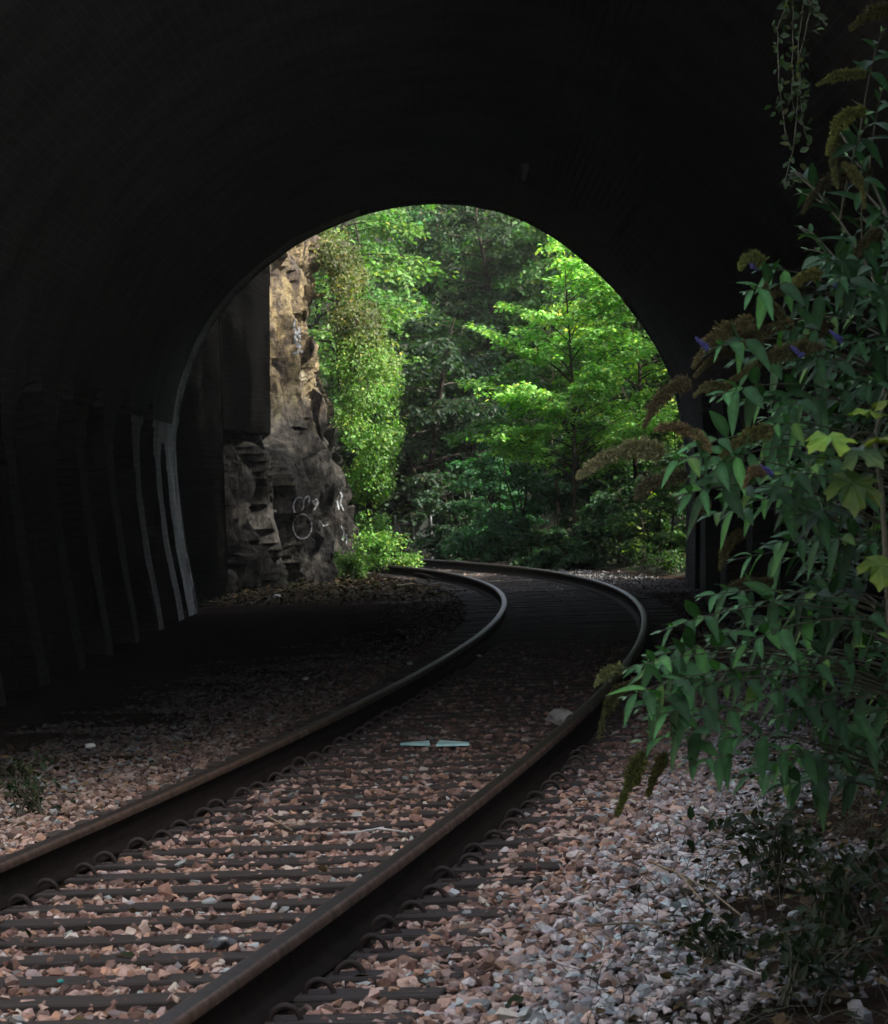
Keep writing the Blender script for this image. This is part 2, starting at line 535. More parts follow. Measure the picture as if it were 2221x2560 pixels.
# ------------------------------------------------------------------ ground, hill over the tunnel, banks
CLIFF = [(-3.75, 54.4), (-3.85, 58.0), (-3.75, 61.5), (-3.45, 64.5), (-2.95, 67.5), (-2.45, 70.5), (-2.05, 73.5), (-2.15, 76.5),
         (-2.9, 80.0), (-4.2, 85.0), (-6.4, 91.0), (-9.5, 97.0)]
cx = np.array([c[0] for c in CLIFF]); cy = np.array([c[1] for c in CLIFF])
def ground_z(X, Y):
    d, s = track_d(X, Y)
    z = np.full(X.shape, -0.205)
    n = np.array([noise.fractal((x * .8, y * .8, 0), 1.0, 2.0, 4) for x, y in zip(X, Y)])
    n2 = np.array([noise.noise((x * 5, y * 5, 3)) for x, y in zip(X, Y)])
    z += 0.018 * n * np.clip((np.abs(d) - 0.2) / 1.5, 0.2, 1.5) + 0.008 * n2
    # cutting sides before and over the tunnel
    k = np.clip((np.abs(X) - 4.6) / 0.8, 0, 1)
    z1 = z + k * np.where(X > 0, np.where(Y < 20.3, 7.3, 5.6) + .2 * n, np.where(Y < 20.3, 3.9 + .2 * n, 5.6))
    # beyond the tunnel: bank rises right of the track, cliff top left of it
    rb = np.clip(d - 2.6 - 0.3 * n, 0, 40)
    z2 = z + np.minimum(rb * 0.12 + np.clip(rb - 2.2, 0, 40) * 0.55, 24) + 0.15 * n * np.clip(rb, 0, 1)
    cxi = np.interp(Y, cy, cx)
    lb = np.clip((cxi - 0.9 - X) / 0.8, 0, 1) * (Y > 54)
    z2 = np.maximum(z2, z + lb * 7.6)
    w = np.clip((Y - 55.5) / 1.5, 0, 1)
    return z1 * (1 - w) + z2 * w

def ground_grid():
    xs = np.unique(np.concatenate([np.arange(-200, -30, 10), np.arange(-30, -8, 1.5), np.arange(-8, -3, .4), np.arange(-3, 4.4, 0.12), np.arange(4.4, 9, .35), np.arange(9, 34, 1.5), np.arange(34, 205, 10)]))
    ys = np.unique(np.concatenate([np.arange(-60, 2, 4), np.arange(2, 9, .6), np.arange(9, 30, 0.12), np.arange(30, 58, .35), np.arange(58, 90, .22), np.arange(90, 130, 1.2), np.arange(130, 330, 10)]))
    XX, YY = np.meshgrid(xs, ys, indexing='ij')
    Z = ground_z(XX.ravel(), YY.ravel())
    I = np.arange(XX.size).reshape(XX.shape)
    f = np.stack([I[:-1, :-1], I[1:, :-1], I[1:, 1:], I[:-1, 1:]], -1).reshape(-1, 4)
    o = mesh_np('ground', np.stack([XX.ravel(), YY.ravel(), Z], 1), f, M['ground'], smooth=True)
    o.data.materials.append(M['hill'])
    vv = np.stack([XX.ravel(), YY.ravel(), Z], 1)[f].mean(1)
    dd, _ = track_d(vv[:, 0], vv[:, 1])
    o.data.polygons.foreach_set('material_index', ((np.abs(vv[:, 0]) > 4.4) | ((vv[:, 1] > 57) & (dd > 2.9))).astype(np.int32))
    tag(o, 'dark earth of the track bed and wooded banks', None, kind='structure')
ground_grid()

def hill():
    xs = np.linspace(-9.0, 9.0, 30); ys = np.linspace(Y_NEAR - .1, 58, 44)
    V = []
    for x in xs:
        for y in ys:
            yy = min(y, YL + (YR - YL) * (x + 3.4) / 7.0 + .1)
            V.append((x, yy, 5.9 + 1.0 * math.exp(-((yy - 38) / 14) ** 2) + .3 * noise.noise((x * .3, y * .3, 1))))
    I = np.arange(len(V)).reshape(len(xs), len(ys))
    f = np.stack([I[:-1, :-1], I[1:, :-1], I[1:, 1:], I[:-1, 1:]], -1).reshape(-1, 4)
    tag(mesh_np('hill', V, f, M['hill'], smooth=True), 'wooded hill over the tunnel', kind='structure')
hill()

# unseen walls of the near cutting, added and sized to block light
def add_unseen_wall(name, x0, side, label, H):
    t = thing(name, label, 'retaining wall', (x0, 6, 0))
    Vv, ff, uv = [], [], []
    ys = np.arange(-14, Y_NEAR - .36, .5)
    zs = np.arange(-.4, H, .4)
    for y in ys:
        for z in zs:
            Vv.append((x0 + side * (z * .05 + .02 * noise.noise((y, z, 0))), y, z)); uv.append((y, z))
    I = np.arange(len(Vv)).reshape(len(ys), len(zs))
    f = np.stack([I[:-1, :-1], I[1:, :-1], I[1:, 1:], I[:-1, 1:]], -1).reshape(-1, 4)
    mesh_np('masonry', Vv, f, M['wall'], t, uv=uv)
    b = Tubes()
    b.add([(x0 + side * .35, -14, H), (x0 + side * .35, Y_NEAR - .4, H)], .2, 4)
    b.build('coping', M['wall'], t, smooth=False)
add_unseen_wall('retaining_wall', 4.3, 1, 'stone retaining wall behind the foreground shrub', 7.4)
add_unseen_wall('retaining_wall', -4.3, -1, 'stone retaining wall left of the foreground track', 3.9)

# ------------------------------------------------------------------ rock cliff
def stone_templates(n, npts, seed):
    T = []
    rr = random.Random(seed)
    for k in range(n):
        bm = bmesh.new()
        sx, sy, sz = rr.uniform(.75, 1.25), rr.uniform(.6, 1.0), rr.uniform(.45, .8)
        for _ in range(npts):
            v = Vector((rr.gauss(0, 1), rr.gauss(0, 1), rr.gauss(0, 1))).normalized() * rr.uniform(.85, 1.05)
            bm.verts.new((v.x * sx, v.y * sy, v.z * sz))
        r = bmesh.ops.convex_hull(bm, input=bm.verts[:])
        bmesh.ops.delete(bm, geom=[g for g in r['geom_interior'] if isinstance(g, bmesh.types.BMVert)], context='VERTS')
        bmesh.ops.triangulate(bm, faces=bm.faces[:])
        bm.verts.index_update()
        T.append((np.array([v.co[:] for v in bm.verts]), np.array([[v.index for v in f.verts] for f in bm.faces])))
        bm.free()
    return T
def cliff():
    d = np.concatenate([[0], np.cumsum(np.hypot(np.diff(cx), np.diff(cy)))])
    n = int(d[-1] / 0.06)
    t = np.linspace(0, d[-1], n)
    X = np.interp(t, d, cx); Y = np.interp(t, d, cy)
    for _ in range(60):
        X[1:-1] = (X[:-2] + X[1:-1] + X[2:]) / 3; Y[1:-1] = (Y[:-2] + Y[1:-1] + Y[2:]) / 3
    tx, ty = np.gradient(X), np.gradient(Y)
    L = np.hypot(tx, ty); nx, ny = ty / L, -tx / L            # towards the track
    zs = np.arange(-0.4, 7.9, 0.06)
    V = np.zeros((n, len(zs), 3))
    for i in range(n):
        for j, z in enumerate(zs):
            x, y = X[i], Y[i]
            # broken slabs: tilted facets of two sizes, taller than wide, with open joints between them
            wv = Vector((.35 * noise.noise((x, y, z)), .35 * noise.noise((x, y, z + 9)), 0))
            h = 0.45 * noise.fractal((x * .5, y * .5, z * .4), 1.0, 2.1, 3)
            for sc, zz, amp, tilt, jt in ((.75, .26, .40, .55, .20), (1.9, .24, .20, .45, .10), (4.6, .34, .05, .35, .04), (11, .4, .025, .35, .02)):
                q = Vector((t[i] * sc, z * sc * zz, 3.3 * sc)) + wv * sc * .6
                dist, pts = noise.voronoi(q)
                c0 = pts[0]
                r1 = noise.cell(c0 * 7.31) - .5; r2 = noise.cell(c0 * 5.17 + Vector((9, 2, 1))) - .5; r3 = noise.cell(c0 * 3.77 + Vector((1, 8, 3))) - .5
                dv = q - c0
                h += amp * r1 + tilt * (r2 * dv.x + r3 * .35 * dv.y) / sc
                e = dist[1] - dist[0]
                h -= jt * max(0, 1 - e / .10)
            h += 0.05 * noise.fractal((x * 4, y * 4, z * 2), 1.0, 2.1, 4)
            # foot bulges out, head leans back
            h += 0.3 * math.exp(-max(z, 0) / .8) + 0.05 - 0.045 * max(z, 0)
            # boulder-like swelling under the overhang
            h += 0.38 * math.exp(-((y - 70.5) / 2.6) ** 2 - ((z - 1.5) / 1.25) ** 2)
            # deep dark recess above a ledge near the tunnel
            k = 1 / (1 + math.exp((y - 68.9 - .1 * noise.noise((z * 2, 0, 0))) * 9))
            kz = 1 / (1 + math.exp(-(z - 2.35 - .15 * noise.noise((y, 0, 0))) * 12))
            h -= 1.6 * k * kz + 0.12 * k
            # ivy side falls back after the corner
            V[i, j] = (x + nx[i] * h, y + ny[i] * h, z)
    return X, Y, zs, V
clX, clY, clZ, clV = cliff()
rock = thing('rock_cliff', 'craggy ochre and grey rock cliff with faded graffiti beside the curving track', 'cliff', (-3.0, 68, -0.2))
I = np.arange(clV.shape[0] * clV.shape[1]).reshape(clV.shape[:2])

def rock_blocks():
    T = stone_templates(26, 11, 17)
    n, m = clV.shape[:2]
    gx = np.gradient(clV, axis=0); gzv = np.gradient(clV, axis=1)
    nr = np.cross(gx, gzv); nr /= np.linalg.norm(nr, axis=2)[:, :, None] + 1e-9
    V, Fc, k = [], [], 0
    rr = np.random.RandomState(77)
    for q in range(900):
        i = rr.randint(2, n - 2); j = rr.randint(2, m - 2)
        p = clV[i, j]; nn = nr[i, j]
        if p[1] < 62.5 or p[1] > 82: continue
        if p[1] < 69.2 and p[2] > 2.2: continue
        big = rr.rand() < .25
        w = rr.uniform(.12, .26) * (1.7 if big else 1); hh = w * rr.uniform(1.1, 2.6); dp = w * rr.uniform(.35, .8)
        tv, tf = T[q % len(T)]
        nh = np.array([nn[0], nn[1], 0]); nh /= np.linalg.norm(nh) + 1e-9
        if nh[0] * 1 + nh[1] * -.4 < 0: nh = -nh
        a = rr.uniform(-.5, .5); nh = np.array([nh[0] * math.cos(a) - nh[1] * math.sin(a), nh[0] * math.sin(a) + nh[1] * math.cos(a), 0])
        tg = np.array([-nh[1], nh[0], 0]); up = np.array([rr.uniform(-.22, .22), rr.uniform(-.2, .2), 1])
        c = p - nh * dp * rr.uniform(.15, .55)
        V.append(c + tv[:, :1] * tg * w + tv[:, 1:2] * nh * dp + tv[:, 2:] / .62 * up * hh * .6)
        Fc.append(tf + k); k += len(tv)
    return np.concatenate(V), np.concatenate(Fc)
from mathutils.bvhtree import BVHTree
rbV, rbF = rock_blocks()
_q = np.stack([I[:-1, :-1], I[1:, :-1], I[1:, 1:], I[:-1, 1:]], -1).reshape(-1, 4)
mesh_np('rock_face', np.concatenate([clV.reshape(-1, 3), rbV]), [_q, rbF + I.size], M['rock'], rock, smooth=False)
_cb = BVHTree.FromPolygons([tuple(x) for x in np.concatenate([clV.reshape(-1, 3), rbV])], _q.tolist() + (rbF + I.size).tolist())
def on_rock(u, v):
    """the spot on the rock that a point of the photograph shows"""
    o = Vector((0, 0, CAM_Z)); dr = (P(u, v, 70) - o).normalized()
    hit = _cb.ray_cast(o, dr)
    return (hit[0], hit[1]) if hit[0] is not None else (None, None)

def paint_stroke(sm, pts, w=0.03):
    """a brushed line lying on the rock; pts in photo pixels"""
    P3 = []
    for (a, b) in zip(pts[:-1], pts[1:]):
        n = max(2, int(math.dist(a, b) / 2.0))
        for k in range(n):
            u = a[0] + (b[0] - a[0]) * k / n; v = a[1] + (b[1] - a[1]) * k / n
            h, nn = on_rock(u, v)
            if h is not None:
                if nn.dot(Vector((0, -1, 0))) < 0 and nn.y > 0: nn = -nn
                P3.append((h + Vector((0.3, -1, 0.1)).normalized() * 0.02, nn))
    for (a, na), (b, nb) in zip(P3[:-1], P3[1:]):
        if (a - b).length > 0.45: continue
        side = (b - a).cross(Vector((0.3, -1, 0.1))).normalized() * w * R.uniform(.7, 1.2)
        k = len(sm[0])
        sm[0].extend([tuple(a - side), tuple(a + side), tuple(b + side), tuple(b - side)])
        sm[1].append((k, k + 1, k + 2, k + 3))
def circ(cx_, cy_, rx, ry, a0=0, a1=360, n=18, rot=0):
    o = []
    for i in range(n + 1):
        a = math.radians(a0 + (a1 - a0) * i / n)
        x, y = rx * math.cos(a), ry * math.sin(a)
        r = math.radians(rot)
        o.append((cx_ + x * math.cos(r) - y * math.sin(r), cy_ + x * math.sin(r) + y * math.cos(r)))
    return o
def graffiti(strokes, mat, w):
    for s in strokes:
        sm = ([], [])
        paint_stroke(sm, s, w)
        if sm[1]: mesh_np('graffiti', sm[0], np.array(sm[1]), mat, rock)

def add_shade_wall():
    # added wall, near-black as painted deep shade, between the tunnel mouth and the rock: a low part, and a longer upper part resting on the rock ledge
    a, b, c = Vector((-3.72, 54.9, 0)), Vector((-3.42, 62.6, 0)), Vector((-2.87, 70.0, 0))
    t = thing('wing_wall', 'soot black masonry wall joining the tunnel mouth to the rock cliff', 'wall', (-3.6, 58, 0))
    V, f, uv = [], [], []
    def panel(p, q, z0, z1, back=1.2):
        k = len(V)
        bx = Vector((-back, 0, 0))
        for base in (p, q, q + bx, p + bx):
            for z in (z0, z1):
                V.append((base.x, base.y, z)); uv.append((base.y + base.x, z))
        for i in range(4):
            j = (i + 1) % 4
            f.append((k + 2 * i, k + 2 * j, k + 2 * j + 1, k + 2 * i + 1))
        f.append((k + 1, k + 3, k + 5, k + 7)); f.append((k, k + 6, k + 4, k + 2))
    panel(a, b, -.4, 7.9)
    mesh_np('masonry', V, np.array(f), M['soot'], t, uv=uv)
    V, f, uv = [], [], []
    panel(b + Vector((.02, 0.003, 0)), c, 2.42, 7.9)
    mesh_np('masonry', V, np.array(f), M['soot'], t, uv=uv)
add_shade_wall()
graffiti([circ(610, 1062, 19, 25), circ(602, 1020, 10, 17, 120, 400, rot=10), circ(618, 1012, 5, 12, 100, 420, rot=20), circ(632, 1020, 6, 14, 200, 420, rot=30),
          [(644, 1050), (654, 1062), (664, 1056)]], M['chalk'], .014)
graffiti([[(592, 662), (600, 672), (596, 690), (602, 705), (598, 716)], circ(600, 682, 5, 14), [(596, 640), (592, 662)], [(603, 660), (605, 700), (599, 712)],
          [(590, 714), (606, 708), (612, 712)]], M['chalk'], .019)
graffiti([[(703, 935), (712, 942), (708, 960), (714, 975), (716, 995)], [(706, 932), (704, 950), (711, 962)]], M['chalk'], .014)
graffiti([[(682, 985), (690, 1000), (686, 1015), (694, 1032)], [(688, 1060), (694, 1075), (690, 1090), (700, 1078), (698, 1100)], [(680, 1010), (684, 1030)]], M['chalk'], .016)
graffiti([circ(666, 736, 7, 7), circ(668, 750, 8, 8), circ(610, 760, 9, 6), [(600, 764), (620, 752)], [(640, 760), (636, 775), (648, 772)]], M['ochre_paint'], .02)

# ------------------------------------------------------------------ rails
PROFILE = [(-.037, -.012), (-.033, -.004), (-.024, .001), (-.012, .003), (.012, .003), (.024, .001), (.033, -.004), (.037, -.012), (.037, -.030), (.026, -.040), (.009, -.050), (.009, -.118), (.022, -.132), (.070, -.144),
           (.070, -.153), (-.070, -.153), (-.070, -.144), (-.022, -.132), (-.009, -.118), (-.009, -.050), (-.026, -.040), (-.037, -.030)]
HEADF = {0, 1, 2, 3, 4, 5, 6, 7, len(PROFILE) - 1}
def rail(off, label):
    s = np.arange(-8, 104, 0.2)
    k = len(PROFILE)
    V = []
    for a in s:
        for (d, z) in PROFILE:
            x, y, _ = track(a, off + d)
            V.append((x, y, z - .003))
    f = []
    for i in range(len(s) - 1):
        for j in range(k):
            f.append((i * k + j, i * k + (j + 1) % k, (i + 1) * k + (j + 1) % k, (i + 1) * k + j))
    o = mesh_np('rail', V, np.array(f), M['rail'])
    o.data.materials.append(M['web']); o.data.materials.append(M['tread'])
    kinds = [(2 if j in (3, 2, 4) else 0) if j in HEADF else 1 for j in range(k)]
    o.data.polygons.foreach_set('material_index', kinds * (len(s) - 1))
    o.data.polygons.foreach_set('use_smooth', [True] * len(f))
    tag(o, label, 'rail', 'rusty rails of the track')
rail(-.752, 'rusty steel rail on the inside of the left hand curve')
rail(.752, 'rusty steel rail nearest the green shrub, on the outside of the curve')

# ------------------------------------------------------------------ sleepers with their spring clips
SP = 0.545
def sleeper_mesh(seed):
    rr = random.Random(seed)
    bm = bmesh.new()
    bmesh.ops.create_cube(bm, size=1)
    for vv in bm.verts:
        vv.co.x *= 2.45; vv.co.y *= 0.215; vv.co.z *= 0.14
    bmesh.ops.subdivide_edges(bm, edges=[e for e in bm.edges if abs((e.verts[0].co - e.verts[1].co).x) > 1], cuts=16)
    bmesh.ops.bevel(bm, geom=bm.edges[:], offset=0.006, segments=1, affect='EDGES')
    for vv in bm.verts:
        nn = noise.noise(vv.co * 6 + Vector((seed * 3.1, 0, 0)))
        vv.co.y += .006 * nn
        vv.co.z += .004 * nn
    me = bpy.data.meshes.new('sleeper'); bm.to_mesh(me); bm.free()
    me.materials.append(M['sleeper'])
    return me
SM = [sleeper_mesh(i) for i in range(4)]
def clip_mesh():
    t = Tubes()
    # arched hoop standing across the rail foot with a smaller inner loop and a base plate
    t.add([(0.047 * math.cos(a), 0.0, 0.050 * math.sin(a)) for a in np.linspace(-.15, math.pi + .15, 13)], 0.0095, 8)
    t.add([(0.046, -.004, 0), (0.03, -.022, .002), (0.0, -.024, .006)], 0.008, 6)
    t.add([(-.055, 0, 0), (-.055, -.03, -.004), (-.02, -.03, 0)], 0.008, 6)
    b = [(-.07, -.04, -.012), (.06, -.04, -.012), (.06, .04, -.012), (-.07, .04, -.012), (-.07, -.04, .001), (.06, -.04, .001), (.06, .04, .001), (-.07, .04, .001)]
    k = t.n; t.v += b; t.n += 8
    t.f += [tuple(k + i for i in q) for q in ((0, 1, 5, 4), (1, 2, 6, 5), (2, 3, 7, 6), (3, 0, 4, 7), (4, 5, 6, 7), (3, 2, 1, 0))]
    me = bpy.data.meshes.new('rail_clip')
    me.from_pydata(t.v, [], t.f); me.materials.append(M['clip'])
    return me
CM = clip_mesh()
PH = 1.51
sleeper_s = []
s = PH - SP * 6
i = 0
while s < 84:
    x, y, th = track(s)
    o = bpy.data.objects.new('sleeper', SM[i % 4])
    C.objects.link(o)
    o.location = (x + R.uniform(-.02, .02), y, -0.225 + R.uniform(-.004, .004))
    o.rotation_euler = (R.uniform(-.008, .008), R.uniform(-.004, .004), -float(th) + R.uniform(-.015, .015))
    where = ('in the ballast before the tunnel' if y < Y_NEAR else 'in the dark inside the tunnel' if y < 56 else 'on the curve beyond the tunnel')
    tag(o, 'dark timber sleeper with spring clips, ' + where, 'sleeper', 'sleepers ' + where)
    sleeper_s.append(s)
    if y < 32:
        for d in (-.752 - .105, -.752 + .105, .752 - .105, .752 + .105):
            c = bpy.data.objects.new('rail_clip', CM)
            C.objects.link(c); c.parent = o
            sgn = 1 if (d in (-.752 + .105, .752 + .105)) else -1
            c.location = (d + sgn * .012 + R.uniform(-.008, .008), R.uniform(-.02, .02), 0.066 + R.uniform(-.012, .006))
            c.scale = (sgn * .95, 1, 1)
            c.rotation_euler = (R.uniform(-.25, .1), R.uniform(-.12, .12), R.uniform(-.2, .2))
    s += SP; i += 1
SS = np.array(sleeper_s)

# ------------------------------------------------------------------ ballast stones
def rot_mats(n):
    q = NR.normal(size=(n, 4)); q /= np.linalg.norm(q, axis=1)[:, None]
    w, x, y, z = q.T
    return np.stack([np.stack([1 - 2 * (y * y + z * z), 2 * (x * y - z * w), 2 * (x * z + y * w)], -1),
                     np.stack([2 * (x * y + z * w), 1 - 2 * (x * x + z * z), 2 * (y * z - x * w)], -1),
                     np.stack([2 * (x * z - y * w), 2 * (y * z + x * w), 1 - 2 * (x * x + y * y)], -1)], 1)
def scatter(name, pos, size, col, templates, mat, squash=1.0):
    N = len(pos); which = NR.randint(0, len(templates), N)
    Rm = rot_mats(N)
    VV, FF, CC, off = [], [], [], 0
    for k, (tv, tf) in enumerate(templates):
        idx = np.where(which == k)[0]
        if not len(idx): continue
        v = np.einsum('nij,vj->nvi', Rm[idx], tv) * size[idx][:, None, None]
        v[:, :, 2] *= squash
        v += pos[idx][:, None, :]
        VV.append(v.reshape(-1, 3))
        f = tf[None] + (np.arange(len(idx)) * len(tv))[:, None, None] + off
        FF.append(f.reshape(-1, 3)); off += len(idx) * len(tv)
        CC.append(np.repeat(col[idx], len(tv), 0))
    return mesh_np(name, np.concatenate(VV), np.concatenate(FF), mat, col=np.concatenate(CC))

def stone_colours(n, grey):
    """grey 0..1: rusty brown near the rails, blue-grey away from them"""
    pal_b = np.array([(.33, .235, .19), (.40, .30, .25), (.24, .155, .12), (.47, .38, .32), (.17, .11, .09), (.36, .28, .25), (.37, .245, .17), (.10, .07, .06)])
    pal_g = np.array([(.34, .29, .28), (.40, .36, .35), (.27, .235, .235), (.44, .41, .40), (.36, .40, .40), (.20, .16, .155), (.33, .25, .22), (.30, .31, .33)])
    w = NR.rand(n) < grey
    c = np.where(w[:, None], pal_g[NR.randint(0, 8, n)], pal_b[NR.randint(0, 8, n)])
    cyan = NR.rand(n) < (0.035 + 0.03 * grey)
    c[cyan] = np.array((.38, .47, .48)) * NR.uniform(.75, 1.25, (cyan.sum(), 1))
    return np.clip(c * NR.uniform(.45, 1.55, (n, 1)) * 1.15, 0, .62)

def ballast():
    TT = stone_templates(36, 11, 3)
    pos, siz, col = [], [], []
    def region(n, Ya, Yb, dens_fun, smin, smax, zfun):
        s = NR.uniform(Ya, Yb, n); d = NR.uniform(-3.4 if Yb < 50 else -5.4, 4.2, n)
        x, y, th = track(s - 7, d)
        keep = NR.rand(n) < dens_fun(x, y, d, s - 7)
        x, y, d, s = x[keep], y[keep], d[keep], s[keep] - 7
        sz = (smin + (smax - smin) * NR.rand(len(x)) ** 1.3) * np.where(NR.rand(len(x)) < .07, 1.35, 1) * np.where(d > 1.7, .85, 1)
        ar = np.abs(d)
        # keep clear of the rails
        free = (np.abs(ar - .752) > .075 + sz * .8)
        # sleepers stay mostly bare between the rails
        ph = np.abs(((s - PH) / SP + .5) % 1 - .5) * SP
        on_sl = (ph < .105) & (ar < 1.0)
        bare = on_sl & (NR.rand(len(x)) < np.where(y < 17.5, .88, .66))
        clipz = on_sl & (np.abs(ar - .752) < .17) & (NR.rand(len(x)) < .8)
        free &= ~bare & ~clipz
        x, y, d, sz, on_sl = x[free], y[free], d[free], sz[free], on_sl[free]
        z = zfun(x, y, d) + NR.uniform(-.016, .008, len(x)) - .25 * np.maximum(sz - .03, 0) + np.where(on_sl, .022, 0)
        g = np.clip((d - 1.05) / .8, 0.05, .95)
        g = np.where(d < 0, np.clip((-d - 1.6) / 3, .05, .35), g)
        pos.append(np.stack([x, y, z], 1)); siz.append(sz); col.append(stone_colours(len(x), g))
    bed = lambda x, y, d: np.where(np.abs(d) < 1.0, -.178, np.where(d > 0, -.165 - .012 * np.clip(d - 1, 0, 3), -.178 - .02 * np.clip(-d - 1, 0, 3)))
    def near(x, y, d, s):
        w = np.ones_like(x)
        # the right-hand verge is soil and leaf litter under the shrub
        edge = 1.85 + .22 * np.sin(y * 1.7) + .12 * np.sin(y * 4.3 + x)
        w = np.where(d > edge, np.clip(1 - (d - edge) / .45, 0.025, 1), w)
        w = np.where(d < -1.3, .75, w)
        return w * np.clip((48 - y) / 26, 0, 1)
    region(185000, 9.3, 38, near, .015, .041, bed)
    region(9000, 6.5, 9.3, near, .02, .04, bed)
    # a second sparse layer lying proud
    region(9000, 9.3, 20, lambda x, y, d, s: near(x, y, d, s) * .5, .02, .034, lambda x, y, d: bed(x, y, d) + .018)
    region(42000, 36, 57, lambda x, y, d, s: .7 + 0 * x, .014, .03, lambda x, y, d: bed(x, y, d) - .008)
    region(26000, 55, 92, lambda x, y, d, s: np.where((d > -.9) & (d < 2.6), 1, .12), .018, .034, lambda x, y, d: bed(x, y, d) - .003)
    P_ = np.concatenate(pos); S_ = np.concatenate(siz); C_ = np.concatenate(col)
    ins = (np.abs(P_[:, 0]) < 3.6) | (P_[:, 1] > 56) | (P_[:, 1] < 20)
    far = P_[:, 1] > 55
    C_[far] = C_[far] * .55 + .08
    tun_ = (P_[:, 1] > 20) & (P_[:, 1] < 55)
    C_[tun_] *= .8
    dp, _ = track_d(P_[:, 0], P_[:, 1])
    C_ *= np.interp(P_[:, 1], [15.5, 25], [1, .42])[:, None] * np.interp(dp, [-2.6, -1.2, 1.9, 2.3], [.34, 1, 1, .4])[:, None]   # dirt plus painted shade: darker into the tunnel and at both sides
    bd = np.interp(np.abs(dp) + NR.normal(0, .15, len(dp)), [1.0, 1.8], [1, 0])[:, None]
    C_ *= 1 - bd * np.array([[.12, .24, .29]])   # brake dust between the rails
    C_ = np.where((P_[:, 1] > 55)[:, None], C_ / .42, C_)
    P_, S_, C_ = P_[ins], S_[ins], C_[ins]
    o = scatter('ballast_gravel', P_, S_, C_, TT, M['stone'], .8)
    tag(o, 'brown and grey broken stone ballast between and beside the rails', kind='stuff')
ballast()

# ------------------------------------------------------------------ leaves
def unit(a): return a / np.maximum(np.linalg.norm(a, axis=-1, keepdims=True), 1e-9)
def leaves(name, pos, axis, nrm, length, width, col, mat, parent, fold=.12, droop=.12):
    """small folded ovate leaves; all arrays (n,..)"""
    n = len(pos)
    axis = unit(axis); side = unit(np.cross(axis, nrm)); up = np.cross(side, axis)
    L = length[:, None]; W = width[:, None]
    def pt(a, b, c): return pos + axis * L * a + side * W * b + up * L * c
    V = np.stack([pt(0, 0, 0), pt(.35, .5, fold * .5), pt(.72, .33, fold * .2 - droop * .5), pt(1, 0, -droop), pt(.72, -.33, fold * .2 - droop * .5),
                  pt(.35, -.5, fold * .5), pt(.5, 0, -.03)], 1)
    base = (np.arange(n) * 7)[:, None, None]
    q = np.array([[0, 1, 6, 5]]); q2 = np.array([[1, 2, 3, 6], [6, 3, 4, 5]])
    f = (np.concatenate([q, q2])[None] + base).reshape(-1, 4)
    return mesh_np(name, V.reshape(-1, 3), f, mat, parent, col=np.repeat(col, 7, 0), smooth=False)

def leaf_cols(n, base, var=.25, yellow=.08):
    base = np.array(base)
    c = base[None] * NR.uniform(1 - var, 1 + var, (n, 1)) * NR.uniform(.9, 1.1, (n, 3))
    y = NR.rand(n) < yellow
    c[y] *= np.array((1.9, 1.25, .8))
    return c

